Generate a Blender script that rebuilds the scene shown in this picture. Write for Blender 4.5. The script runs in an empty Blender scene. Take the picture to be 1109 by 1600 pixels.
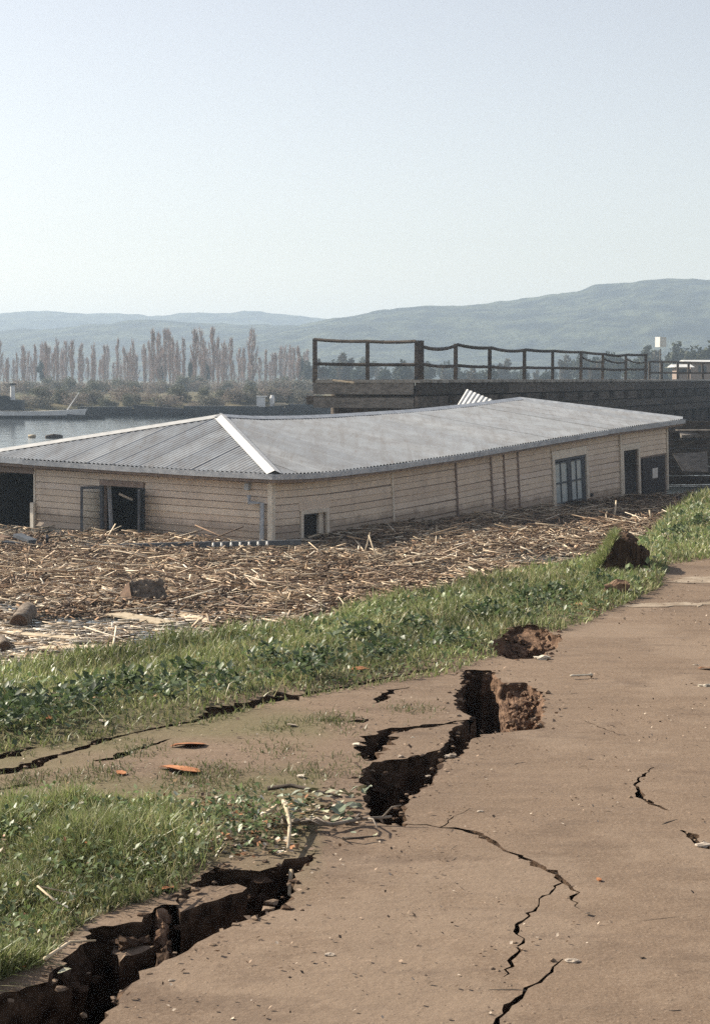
import bpy, math, random
import numpy as np
from mathutils import Vector
from mathutils.geometry import delaunay_2d_cdt
rnd = random.Random(7)
rng = np.random.default_rng(11)
SC = bpy.context.scene
COL = SC.collection

# ------------------------------------------------------------------ camera, sky, sun, exposure
EYE, F, PITCH = 3.5, 2800.0, math.atan(208 / 2800.0)
cam_d = bpy.data.cameras.new('camera'); cam = bpy.data.objects.new('camera', cam_d); COL.objects.link(cam)
cam.location = (0, 0, EYE); cam.rotation_euler = (math.pi / 2 - PITCH, 0, 0)
cam_d.sensor_fit = 'VERTICAL'; cam_d.sensor_height = 36; cam_d.lens = 36 * F / 1600
cam_d.clip_start = 0.1; cam_d.clip_end = 20000
SC.camera = cam
SUN_EL, SUN_AZ = math.radians(33), math.radians(154)      # azimuth: angle from +X in plan
W = bpy.data.worlds.new('World'); SC.world = W; W.use_nodes = True
nt = W.node_tree; nt.nodes.clear()
sky = nt.nodes.new('ShaderNodeTexSky'); sky.sky_type = 'NISHITA'; sky.sun_disc = False
sky.sun_elevation = SUN_EL; sky.sun_rotation = math.pi / 2 - SUN_AZ
sky.altitude = 0; sky.air_density = 1.0; sky.dust_density = .7; sky.ozone_density = 2.0
bg = nt.nodes.new('ShaderNodeBackground'); bg.inputs[1].default_value = 0.088
wo = nt.nodes.new('ShaderNodeOutputWorld')
hs = nt.nodes.new('ShaderNodeHueSaturation'); hs.inputs['Saturation'].default_value = .57
nt.links.new(sky.outputs[0], hs.inputs['Color']); wm = nt.nodes.new('ShaderNodeMix'); wm.data_type = 'RGBA'; wm.blend_type = 'MULTIPLY'; wm.inputs[0].default_value = 1; wm.inputs[7].default_value = (1, .90, .825, 1)
nt.links.new(hs.outputs[0], wm.inputs[6]); nt.links.new(wm.outputs[2], bg.inputs[0]); nt.links.new(bg.outputs[0], wo.inputs[0])
sl = bpy.data.lights.new('sun', 'SUN'); sl.energy = 4.7; sl.angle = math.radians(0.6); sl.color = (1, .91, .76)
so = bpy.data.objects.new('sun', sl); COL.objects.link(so)
SUND = Vector((math.cos(SUN_AZ) * math.cos(SUN_EL), math.sin(SUN_AZ) * math.cos(SUN_EL), math.sin(SUN_EL)))
so.rotation_euler = SUND.to_track_quat('Z', 'Y').to_euler()
SC.view_settings.view_transform = 'Standard'; SC.view_settings.look = 'None'
SC.view_settings.gamma = 1.0; SC.view_settings.use_curve_mapping = False
SC.view_settings.exposure = 0.97
SC.cycles.use_denoising = False; SC.cycles.volume_bounces = 2; SC.cycles.caustics_reflective = False; SC.cycles.caustics_refractive = False; SC.cycles.max_bounces = 8; SC.cycles.transparent_max_bounces = 16

# ------------------------------------------------------------------ helpers
CP, SP = math.cos(PITCH), math.sin(PITCH)
def ray(px, py):
    u = (px - 554.5) / F; v = (800 - py) / F
    return Vector((u, CP + v * SP, -SP + v * CP))
def at_z(px, py, z):
    d = ray(px, py); k = (z - EYE) / d.z; return Vector((d.x * k, d.y * k, z))
def at_y(px, py, y):
    d = ray(px, py); k = y / d.y; return Vector((d.x * k, y, EYE + d.z * k))
def at_plane(px, py, p0, n):
    o = Vector((0, 0, EYE)); d = ray(px, py); k = (p0 - o).dot(n) / d.dot(n); return o + d * k
def lerp(a, b, t): return a + (b - a) * t

def tag(o, label=None, cat=None, group=None, kind=None):
    if label: o['label'] = label
    if cat: o['category'] = cat
    if group: o['group'] = group
    if kind: o['kind'] = kind
    return o
def empty(name, loc=(0, 0, 0), label=None, cat=None, group=None):
    o = bpy.data.objects.new(name, None); COL.objects.link(o); o.location = loc; o.empty_display_size = .2
    return tag(o, label, cat, group)
def link_mesh(name, me, mat, parent=None, smooth=False):
    o = bpy.data.objects.new(name, me); COL.objects.link(o)
    if mat is not None and len(me.materials) == 0: me.materials.append(mat)
    if parent is not None:
        o.parent = parent
        o.matrix_parent_inverse = PINV.get(parent.name, parent.matrix_basis.inverted())
    if smooth:
        me.polygons.foreach_set('use_smooth', [True] * len(me.polygons))
    return o
PINV = {}
def mobj(name, verts, faces, mat, parent=None, smooth=False):
    me = bpy.data.meshes.new(name); me.from_pydata([tuple(v) for v in verts], [], faces); me.update()
    return link_mesh(name, me, mat, parent, smooth)
def tri_mesh(name, V, T, mat, col=None, parent=None, smooth=False):
    V = np.asarray(V, np.float32); T = np.asarray(T, np.int32)
    me = bpy.data.meshes.new(name)
    me.vertices.add(len(V)); me.vertices.foreach_set('co', V.ravel())
    me.loops.add(T.size); me.loops.foreach_set('vertex_index', T.ravel())
    me.polygons.add(len(T)); me.polygons.foreach_set('loop_start', np.arange(0, T.size, 3, dtype=np.int32))
    me.update(calc_edges=True)
    if col is not None:
        at = me.attributes.new('col', 'FLOAT_COLOR', 'POINT')
        c = np.ones((len(V), 4), np.float32); c[:, :3] = col; at.data.foreach_set('color', c.ravel())
    o = link_mesh(name, me, mat, parent, smooth)
    return o
BOXF = [(0, 1, 3, 2), (4, 6, 7, 5), (0, 4, 5, 1), (2, 3, 7, 6), (0, 2, 6, 4), (1, 5, 7, 3)]
def box_v(c, ax, ay, az):
    c = Vector(c)
    return [c + ax * i + ay * j + az * k for i in (-1, 1) for j in (-1, 1) for k in (-1, 1)]
def bar_v(p0, p1, w, h, up=Vector((0, 0, 1)), taper=1.0):
    p0 = Vector(p0); p1 = Vector(p1); d = (p1 - p0).normalized()
    s = d.cross(up)
    if s.length < 1e-4: s = d.cross(Vector((0, 1, 0)))
    s.normalize(); u = s.cross(d).normalized()
    out = []
    for p, k in ((p0, 1), (p1, taper)):
        for j in (-1, 1):
            for m in (-1, 1): out.append(p + s * (w / 2 * k * j) + u * (h / 2 * k * m))
    return out
def bar(name, p0, p1, w, h, mat, parent=None, up=Vector((0, 0, 1)), taper=1.0):
    return mobj(name, bar_v(p0, p1, w, h, up, taper), BOXF, mat, parent)
class MB:
    def __init__(s): s.v = []; s.f = []
    def add(s, v, f):
        n = len(s.v); s.v += [Vector(p) for p in v]; s.f += [tuple(i + n for i in q) for q in f]; return s
    def box(s, c, ax, ay, az): return s.add(box_v(c, ax, ay, az), BOXF)
    def bar(s, p0, p1, w, h, up=Vector((0, 0, 1)), taper=1.0): return s.add(bar_v(p0, p1, w, h, up, taper), BOXF)
    def tube(s, pts, r, n=7, cap=True):
        pts = [Vector(p) for p in pts]; rr = r if isinstance(r, (list, tuple)) else [r] * len(pts)
        b = len(s.v)
        for i, p in enumerate(pts):
            d = (pts[min(i + 1, len(pts) - 1)] - pts[max(i - 1, 0)]).normalized()
            a = d.orthogonal().normalized() if abs(d.z) < .9 else d.cross(Vector((1, 0, 0))).normalized()
            if abs(d.z) < .9: a = d.cross(Vector((0, 0, 1))).normalized()
            c = d.cross(a)
            for k in range(n):
                t = 2 * math.pi * k / n; s.v.append(p + (a * math.cos(t) + c * math.sin(t)) * rr[i])
        for i in range(len(pts) - 1):
            for k in range(n):
                s.f.append((b + i * n + k, b + i * n + (k + 1) % n, b + (i + 1) * n + (k + 1) % n, b + (i + 1) * n + k))
        if cap:
            s.f.append(tuple(b + k for k in range(n))[::-1]); s.f.append(tuple(b + (len(pts) - 1) * n + k for k in range(n)))
        return s
    def build(s, name, mat, parent=None, smooth=False): return mobj(name, s.v, s.f, mat, parent, smooth)

# numpy value noise
def _h(i, j, s):
    n = (i * 374761393 + j * 668265263 + s * 1442695041) & 0x7fffffff
    n = ((n ^ (n >> 13)) * 1274126177) & 0x7fffffff
    return ((n ^ (n >> 16)) & 0xffff) / 65535.0
def vnoise(x, y, s=0):
    x = np.asarray(x, float); y = np.asarray(y, float)
    i = np.floor(x).astype(np.int64); j = np.floor(y).astype(np.int64); u = x - i; v = y - j
    u = u * u * (3 - 2 * u); v = v * v * (3 - 2 * v)
    return (_h(i, j, s) * (1 - u) + _h(i + 1, j, s) * u) * (1 - v) + (_h(i, j + 1, s) * (1 - u) + _h(i + 1, j + 1, s) * u) * v
def fbm(x, y, s=0, o=4):
    t = 0; a = .5
    for k in range(o):
        t = t + a * (vnoise(x * 2 ** k, y * 2 ** k, s + k) - .5); a *= .5
    return t * 2          # about -1..1
def inpoly(x, y, poly):
    x = np.asarray(x); y = np.asarray(y); r = np.zeros(x.shape, bool); n = len(poly)
    for k in range(n):
        x0, y0 = poly[k]; x1, y1 = poly[(k + 1) % n]
        if y0 == y1: continue
        c = ((y0 > y) != (y1 > y)) & (x < (x1 - x0) * (y - y0) / (y1 - y0) + x0); r ^= c
    return r
def sstep(a, b, x):
    t = np.clip((x - a) / (b - a), 0, 1); return t * t * (3 - 2 * t)

# ------------------------------------------------------------------ materials
def new_mat(name):
    m = bpy.data.materials.new(name); m.use_nodes = True; n = m.node_tree; n.nodes.clear()
    out = n.nodes.new('ShaderNodeOutputMaterial'); p = n.nodes.new('ShaderNodeBsdfPrincipled')
    n.links.new(p.outputs[0], out.inputs[0]); return m, n, p, out
def N(n, t, **k):
    x = n.nodes.new(t)
    for a, b in k.items(): setattr(x, a, b)
    return x
def noise(n, vec, scale, detail=6, rough=.6):
    x = N(n, 'ShaderNodeTexNoise'); x.inputs['Scale'].default_value = scale
    x.inputs['Detail'].default_value = detail; x.inputs['Roughness'].default_value = rough
    n.links.new(vec, x.inputs['Vector']); return x.outputs['Fac']
def ramp(n, fac, stops):
    r = N(n, 'ShaderNodeValToRGB'); e = r.color_ramp.elements
    while len(e) < len(stops): e.new(.5)
    for k, (p, c) in enumerate(stops):
        e[k].position = p; e[k].color = (*c, 1) if len(c) == 3 else c
    n.links.new(fac, r.inputs[0]); return r.outputs[0]
def mix(n, fac, a, b, mode='MIX'):
    m = N(n, 'ShaderNodeMix', data_type='RGBA', blend_type=mode)
    for s, v in ((0, fac), (6, a), (7, b)):
        if hasattr(v, 'links') or isinstance(v, bpy.types.NodeSocket): n.links.new(v, m.inputs[s])
        else: m.inputs[s].default_value = v if s == 0 else (*v, 1)
    return m.outputs[2]
def math_(n, op, a, b):
    m = N(n, 'ShaderNodeMath', operation=op)
    for s, v in ((0, a), (1, b)):
        if isinstance(v, bpy.types.NodeSocket): n.links.new(v, m.inputs[s])
        else: m.inputs[s].default_value = v
    return m.outputs[0]
def bump(n, p, h, strength, dist):
    b = N(n, 'ShaderNodeBump'); b.inputs['Strength'].default_value = strength; b.inputs['Distance'].default_value = dist
    n.links.new(h, b.inputs['Height']); n.links.new(b.outputs[0], p.inputs['Normal'])
def pos(n, scale=(1, 1, 1), obj=False, rot=(0, 0, 0)):
    if obj: v = N(n, 'ShaderNodeTexCoord').outputs['Object']
    else: v = N(n, 'ShaderNodeNewGeometry').outputs['Position']
    m = N(n, 'ShaderNodeMapping'); m.inputs['Scale'].default_value = scale; m.inputs['Rotation'].default_value = rot
    n.links.new(v, m.inputs[0]); return m.outputs[0]
def noisy(name, c1, c2, scale, rough=.8, bs=.4, bd=.01, bscale=None, stretch=(1, 1, 1), rot=(0, 0, 0), rv=.0, metal=0, obj=False, stops=(.35, .65), spec=.3):
    m, n, p, out = new_mat(name); v = pos(n, stretch, obj, rot)
    f = noise(n, v, scale); c = ramp(n, f, [(stops[0], c1), (stops[1], c2)])
    if rv:
        oi = N(n, 'ShaderNodeObjectInfo').outputs['Random']
        k = math_(n, 'ADD', math_(n, 'MULTIPLY', oi, 2 * rv), 1 - rv)
        cc = N(n, 'ShaderNodeCombineColor'); [n.links.new(k, cc.inputs[i]) for i in range(3)]
        c = mix(n, 1.0, c, cc.outputs[0], 'MULTIPLY')
    n.links.new(c, p.inputs['Base Color']); p.inputs['Roughness'].default_value = rough; p.inputs['Metallic'].default_value = metal
    p.inputs['Specular IOR Level'].default_value = spec
    if bs: bump(n, p, noise(n, v, bscale or scale * 3), bs, bd)
    return m
M = {}
def attr_mat(name, rough=.85, trans=0.0, var=0.25, vscale=30, spec=.2):
    m, n, p, out = new_mat(name)
    a = N(n, 'ShaderNodeAttribute', attribute_name='col').outputs['Color']
    f = noise(n, pos(n), vscale, 3); k = math_(n, 'ADD', math_(n, 'MULTIPLY', f, 2 * var), 1 - var)
    cc = N(n, 'ShaderNodeCombineColor'); [n.links.new(k, cc.inputs[i]) for i in range(3)]
    c = mix(n, 1.0, a, cc.outputs[0], 'MULTIPLY')
    n.links.new(c, p.inputs['Base Color']); p.inputs['Roughness'].default_value = rough
    p.inputs['Specular IOR Level'].default_value = spec
    if trans:
        t = N(n, 'ShaderNodeBsdfTranslucent'); n.links.new(c, t.inputs[0])
        s = N(n, 'ShaderNodeMixShader'); s.inputs[0].default_value = trans
        n.links.new(p.outputs[0], s.inputs[1]); n.links.new(t.outputs[0], s.inputs[2]); n.links.new(s.outputs[0], out.inputs[0])
    return m
M['grass'] = attr_mat('grass_blades', .45, .35, .15, 8, .45)
M['reed'] = attr_mat('straw', .8, 0, .3, 25)
M['litter'] = attr_mat('litter_bits', .8, 0, .2, 60)
M['twig'] = attr_mat('twigs', .9, 0, .1, 2)
M['foliage'] = attr_mat('foliage', .8, .2, .2, 1)

def ground_mat():
    m, n, p, out = new_mat('silty_road_earth'); v = pos(n)
    vs = pos(n, (1, 3.2, 1), rot=(0, 0, math.radians(-14)))
    big = noise(n, v, .9, 8, .62); mid = noise(n, vs, 3.0, 7, .62); fine = noise(n, v, 90, 5, .7)
    c = ramp(n, big, [(.3, (.105, .074, .053)), (.7, (.255, .185, .131))])
    c = mix(n, .55, c, ramp(n, mid, [(.3, (.098, .069, .049)), (.5, (.180, .128, .090)), (.72, (.260, .190, .137))]))
    c = mix(n, .5, c, ramp(n, fine, [(.25, (.12, .085, .062)), (.5, (.190, .135, .095)), (.78, (.38, .30, .23))]))
    # grit: pale and dark grains
    g = N(n, 'ShaderNodeTexVoronoi'); g.inputs['Scale'].default_value = 26; n.links.new(v, g.inputs['Vector'])
    gm = ramp(n, g.outputs['Distance'], [(.06, (1, 1, 1)), (.16, (0, 0, 0))])
    gsel = ramp(n, noise(n, v, 9, 2), [(.52, (0, 0, 0)), (.6, (1, 1, 1))])
    c = mix(n, math_(n, 'MULTIPLY', gm, math_(n, 'MULTIPLY', gsel, .55)), c, (.33, .26, .20))
    pt = ramp(n, noise(n, v, .75, 9, .68), [(.52, (0, 0, 0)), (.58, (1, 1, 1))])
    c = mix(n, math_(n, 'MULTIPLY', pt, .45), c, (.265, .20, .148))
    pd = ramp(n, noise(n, pos(n, (1, 1.6, 1), rot=(0, 0, .5)), 1.15, 9, .7), [(.55, (0, 0, 0)), (.63, (1, 1, 1))])
    c = mix(n, math_(n, 'MULTIPLY', pd, .42), c, (.095, .066, .049))
    # damp dark smears
    sm = ramp(n, noise(n, pos(n, (1.2, 5, 1), rot=(0, 0, math.radians(-8))), 2.2, 6, .7), [(.54, (0, 0, 0)), (.70, (1, 1, 1))])
    c = mix(n, math_(n, 'MULTIPLY', sm, .35), c, (.115, .085, .068))
    # mossy stain / soil under grass comes from the ground's own cover
    a = N(n, 'ShaderNodeAttribute', attribute_name='col').outputs['Color']
    s = N(n, 'ShaderNodeSeparateColor'); n.links.new(a, s.inputs[0])
    c = mix(n, s.outputs[0], c, ramp(n, mid, [(.3, (.05, .04, .025)), (.7, (.09, .075, .045))]))
    c = mix(n, math_(n, 'MULTIPLY', s.outputs[1], .6), c, (.13, .125, .06))
    n.links.new(c, p.inputs['Base Color']); p.inputs['Roughness'].default_value = .92; p.inputs['Specular IOR Level'].default_value = .15
    h = math_(n, 'ADD', math_(n, 'MULTIPLY', noise(n, v, 28, 8, .7), 1.0), math_(n, 'MULTIPLY', mid, .5))
    h = math_(n, 'ADD', h, math_(n, 'MULTIPLY', gm, .25))
    bump(n, p, h, .6, .010)
    return m
M['ground'] = ground_mat()
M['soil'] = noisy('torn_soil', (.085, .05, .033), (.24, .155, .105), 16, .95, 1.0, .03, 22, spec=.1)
M['soil_shaded'] = noisy('shaded_torn_soil', (.026, .016, .011), (.12, .078, .052), 16, .95, 1.0, .03, 22, spec=.1)  # shade of the deep cracks put into a darker copy of the soil
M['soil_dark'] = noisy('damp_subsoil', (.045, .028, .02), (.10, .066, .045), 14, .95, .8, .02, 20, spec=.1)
M['bed'] = noisy('river_bed_mud', (.05, .04, .03), (.09, .07, .05), .3, .9, 0)
M['rubble'] = noisy('debris_mat_base', (.035, .024, .020), (.19, .13, .09), 5, .95, 1, .05, 14, spec=.1)

def water_mat():
    m, n, p, out = new_mat('river_water'); v = pos(n, (1, .45, 1))
    p.inputs['Base Color'].default_value = (.035, .045, .05, 1); p.inputs['Roughness'].default_value = .07
    p.inputs['Specular IOR Level'].default_value = .5; p.inputs['IOR'].default_value = 1.33
    h = math_(n, 'ADD', noise(n, v, .9, 4), math_(n, 'MULTIPLY', noise(n, v, 4, 3), .35))
    bump(n, p, h, .16, .25)
    return m
M['water'] = water_mat()
M['hill'] = noisy('forested_hill', (.004, .007, .006), (.075, .085, .05), .045, .95, 1, 10, .09, spec=.05, stops=(.42, .60))
M['field'] = noisy('far_meadow', (.07, .075, .04), (.14, .115, .07), .05, .95, 0, spec=.1)

def paint_mat():
    m, n, p, out = new_mat('peeling_cream_paint'); v = pos(n); vv = pos(n, (1, 1, .35))
    oi = N(n, 'ShaderNodeObjectInfo').outputs['Random']
    c = ramp(n, oi, [(0, (.64, .515, .395)), (.5, (.73, .605, .47)), (1, (.69, .575, .47))])
    c = mix(n, math_(n, 'MULTIPLY', ramp(n, noise(n, vv, 2.2, 8, .7), [(.42, (0, 0, 0)), (.75, (1, 1, 1))]), .55), c, (.40, .32, .25))
    c = mix(n, math_(n, 'MULTIPLY', ramp(n, noise(n, v, 11, 8, .75), [(.56, (0, 0, 0)), (.68, (1, 1, 1))]), .6), c, (.25, .185, .145))
    sx = N(n, 'ShaderNodeSeparateXYZ'); n.links.new(N(n, 'ShaderNodeNewGeometry').outputs['Position'], sx.inputs[0])
    lv = math_(n, 'ADD', sx.outputs[2], math_(n, 'MULTIPLY', noise(n, pos(n, (1, 1, .3)), 2.5, 8, .7), -.55))
    c = mix(n, math_(n, 'MULTIPLY', ramp(n, lv, [(.02, (1, 1, 1)), (.16, (0, 0, 0))]), .6), c, (.20, .145, .105))
    n.links.new(c, p.inputs['Base Color']); p.inputs['Roughness'].default_value = .7
    bump(n, p, noise(n, v, 30), .25, .004)
    return m
M['paint'] = paint_mat()
M['trim'] = noisy('weathered_trim_paint', (.62, .54, .44), (.76, .69, .58), 9, .7, .2, .004, rv=.08)
M['dark_frame'] = noisy('dark_grey_frame_paint', (.06, .068, .08), (.12, .132, .15), 9, .6, .2, .003)
M['gutter'] = noisy('grey_gutter_paint', (.34, .36, .39), (.52, .54, .56), 6, .55, .2, .004, rv=.1)
M['soffit'] = noisy('soffit_boards', (.20, .15, .125), (.32, .25, .21), 7, .8, .2, .004, rv=.12)
M['interior'] = noisy('shaded_interior', (.014, .013, .012), (.03, .027, .024), 3, .9, 0)  # near-black: shade of rooms and porch put into the colour
def roof_mat():
    m, n, p, out = new_mat('galvanised_sheet'); v = pos(n)
    oi = N(n, 'ShaderNodeObjectInfo').outputs['Random']
    c = ramp(n, oi, [(0, (.29, .31, .335)), (.5, (.335, .355, .375)), (1, (.37, .385, .40))])
    c = mix(n, math_(n, 'MULTIPLY', ramp(n, noise(n, v, 1.3, 8, .7), [(.42, (0, 0, 0)), (.66, (1, 1, 1))]), .7), c, (.215, .215, .22))
    c = mix(n, math_(n, 'MULTIPLY', ramp(n, noise(n, v, 5, 8, .75), [(.57, (0, 0, 0)), (.70, (1, 1, 1))]), .55), c, (.20, .155, .125))
    vl = pos(n, (2.6, .22, 1), rot=(0, 0, -math.radians(54.4)))
    c = mix(n, math_(n, 'MULTIPLY', ramp(n, noise(n, vl, 2.0, 8, .7), [(.46, (0, 0, 0)), (.66, (1, 1, 1))]), .5), c, (.20, .185, .175))
    c = mix(n, math_(n, 'MULTIPLY', ramp(n, noise(n, vl, 5.0, 6, .7), [(.60, (0, 0, 0)), (.72, (1, 1, 1))]), .5), c, (.19, .12, .085))
    n.links.new(c, p.inputs['Base Color']); p.inputs['Roughness'].default_value = .6; p.inputs['Metallic'].default_value = .1
    return m
M['roof'] = roof_mat()
M['cap'] = noisy('hip_cap_zinc', (.50, .50, .49), (.64, .63, .61), 5, .55, .1, .003, rv=.05)
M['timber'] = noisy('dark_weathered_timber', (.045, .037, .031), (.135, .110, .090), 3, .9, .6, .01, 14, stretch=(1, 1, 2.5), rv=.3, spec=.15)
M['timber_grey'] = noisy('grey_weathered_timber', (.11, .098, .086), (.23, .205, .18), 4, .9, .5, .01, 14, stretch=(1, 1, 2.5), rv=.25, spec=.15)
M['plank'] = noisy('pale_deck_plank', (.26, .235, .205), (.42, .385, .335), 5, .9, .3, .006, rv=.25)
M['wood_pale'] = noisy('bleached_wood', (.42, .33, .22), (.66, .55, .40), 12, .85, .4, .006, rv=.25)
M['bark'] = noisy('grey_bark', (.10, .075, .055), (.26, .21, .165), 9, .95, 1, .03, 20)
M['cut_wood'] = noisy('cut_brown_wood', (.11, .07, .048), (.19, .12, .08), 18, .9, .4, .006)
M['log_end'] = noisy('dark_log_end', (.05, .03, .02), (.11, .065, .04), 18, .9, .4, .006)  # darker tone than the other cut wood
M['pane'] = noisy('pale_pane', (.42, .49, .50), (.58, .63, .62), 4, .15, 0, rv=.12, spec=.6)  # even pale blue-grey tone for the door panes
M['white'] = noisy('white_enamel', (.66, .64, .60), (.80, .78, .73), 20, .45, 0)
M['boat_white'] = noisy('boat_white_paint', (.66, .65, .63), (.82, .80, .77), 2, .5, 0)
M['boat_dark'] = noisy('tarred_hull', (.022, .024, .028), (.05, .05, .052), 1.5, .6, 0)
M['boat_grey'] = noisy('boat_grey_paint', (.03, .034, .036), (.06, .065, .066), 2, .6, 0)
M['notice_dark'] = noisy('black_board', (.028, .026, .03), (.05, .046, .05), 8, .7, .1, .003)
M['paper'] = noisy('paper', (.62, .60, .56), (.74, .72, .67), 20, .9, 0)
M['concrete'] = noisy('worn_pale_concrete', (.22, .165, .115), (.36, .295, .225), 12, .9, .4, .006)
M['stone'] = noisy('pale_stone', (.28, .225, .175), (.46, .39, .32), 25, .85, .5, .006, rv=.15)
M['leaf_orange'] = noisy('dry_orange_leaf', (.30, .11, .045), (.48, .22, .10), 30, .8, .2, .003, rv=.3)
M['leaf_pale'] = noisy('wilted_grey_green_leaf', (.25, .25, .16), (.46, .44, .32), 18, .5, .2, .003, rv=.3, spec=.5)
M['leaf_green'] = noisy('dull_green_leaf', (.13, .16, .10), (.24, .27, .18), 18, .5, .2, .003, rv=.3, spec=.5)
M['twig_grey'] = noisy('grey_twig', (.16, .13, .105), (.33, .28, .23), 30, .9, .3, .003)
M['bone'] = noisy('bleached_bone', (.42, .36, .28), (.60, .54, .44), 40, .7, .2, .003)

# ------------------------------------------------------------------ setting: river bed, water, far bank, hills
def struct(o): o['kind'] = 'structure'; return o
struct(mobj('river_bed', [(-2500, -300, -1.6), (3100, -300, -1.6), (3100, 2600, -1.6), (-2500, 2600, -1.6)], [(0, 1, 2, 3)], M['bed']))
struct(mobj('water', [(-2500, -200, 0), (2500, -200, 0), (2500, 210, 0), (-2500, 210, 0)], [(0, 1, 2, 3)], M['water']))

# --- near ground with its cracks
GZ = 1.9
VX, VY = zip((-30, -14), (-10, 0.5), (-4, 5.6), (-1.53, 7.75), (-.68, 8.45), (-.27, 9.1), (.52, 9.95), (.86, 10.6), (1.84, 12.7), (2.35, 13.9), (2.7, 15.6), (3.2, 16.2), (4, 17.2), (10, 25), (30, 45), (80, 90))
KX, KY = zip((-40, -18), (-20, -5), (-8, 4.6), (-3.5, 9.0), (-2.08, 10.5), (-1.06, 11.7), (-.38, 12.5), (.75, 14.5), (2.06, 16.7), (2.6, 17.9), (3.2, 19.4), (4.16, 23.5), (5.45, 27.5), (8, 36), (12, 47), (16, 56), (30, 95), (80, 180))
def y_verge(x): return np.interp(x, VX, VY)
def y_crest(x): return np.interp(x, KX, KY)
def gh(x, y):
    x = np.asarray(x, float); y = np.asarray(y, float)
    yv = y_verge(x); yk = y_crest(x)
    z = GZ + .018 * fbm(x * .9, y * .9, 3, 3) + .006 * fbm(x * 6, y * 6, 5, 3)
    t = np.clip((y - yv) / np.maximum(yk - yv, .3), 0, 1)
    z = z - .15 * t * t + .05 * t * fbm(x * 2.5, y * 2.5, 9, 3)
    # a small lip where the turf starts
    z = z + .03 * np.exp(-((y - yv - .25) / .25) ** 2)
    d = np.maximum(y - yk, 0) * .62
    z = z - .85 * d - .08 * d * fbm(x * 1.2, y * 1.2, 12, 3)
    return np.maximum(z, -1.3 + .1 * fbm(x * .5, y * .5, 2, 2))
def G(px, py, dz=0.0):
    p = at_z(px, py, GZ + dz); return (p.x, p.y)
def gpt(px, py, dz=0.0):
    x, y = G(px, py); return Vector((x, y, float(gh(x, y)) + dz))

V1 = [(140, 1625), (155, 1600), (167, 1586), (180, 1567), (183, 1555), (211, 1538), (213, 1526), (238, 1509), (262, 1501), (283, 1495), (306, 1480), (330, 1462), (398, 1437), (451, 1420), (459, 1402), (461, 1382), (469, 1364), (481, 1349), (498, 1326), (478, 1338), (451, 1345), (438, 1353), (408, 1362), (372, 1360), (335, 1352), (312, 1372), (290, 1388), (277, 1412), (259, 1412), (240, 1424), (222, 1439), (167, 1448), (143, 1454), (130, 1478), (104, 1500), (71, 1532), (24, 1545), (0, 1553), (-80, 1580), (-300, 1640), (-500, 1800), (60, 1760)]
V2 = [(633, 1289), (632, 1262), (655, 1233), (672, 1228), (683, 1205), (693, 1187), (708, 1184), (724, 1176), (739, 1158), (755, 1147), (800, 1143), (848, 1136), (851, 1094), (845, 1080), (822, 1066), (788, 1066), (776, 1060), (767, 1048), (724, 1046), (719, 1072), (710, 1086), (712, 1100), (718, 1110), (736, 1119), (725, 1128), (699, 1143), (701, 1161), (687, 1170), (626, 1186), (580, 1191), (563, 1204), (565, 1228), (574, 1259), (580, 1281), (604, 1287)]
V3 = [(790, 982), (812, 979), (850, 985), (878, 995), (868, 1010), (842, 1029), (800, 1031), (770, 1022), (755, 1012), (782, 1003)]
def strip(pts, widths, seed=0):
    """a thin crack: pixel centre line and widths in metres -> plan polygon"""
    c = [Vector((*G(*p), 0)) for p in pts]; r = random.Random(seed)
    fine = []
    for i in range(len(c) - 1):
        n = max(2, int((c[i + 1] - c[i]).length / .030))
        for k in range(n):
            t = k / n; q = c[i].lerp(c[i + 1], t); w = lerp(widths[i], widths[i + 1], t)
            q = q + Vector((r.uniform(-1, 1), r.uniform(-1, 1), 0)) * .010
            fine.append((q, w * r.uniform(.4, 1.5)))
    fine.append((c[-1], .002))
    Lf, Rt = [], []
    for i, (q, w) in enumerate(fine):
        d = (fine[min(i + 1, len(fine) - 1)][0] - fine[max(i - 1, 0)][0]).normalized(); s = Vector((-d.y, d.x, 0))
        Lf.append(q + s * w / 2); Rt.append(q - s * w / 2)
    return [(p.x, p.y) for p in Lf + Rt[::-1]]
def jag(poly, step, amp, seed):
    r = random.Random(seed); out = []
    for i in range(len(poly)):
        a = Vector(poly[i]); b = Vector(poly[(i + 1) % len(poly)]); n = max(1, int((b - a).length / step))
        for k in range(n):
            q = a.lerp(b, k / n)
            if k or i: q = q + Vector((r.uniform(-1, 1), r.uniform(-1, 1))) * amp
            out.append((q.x, q.y))
    return out
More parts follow.
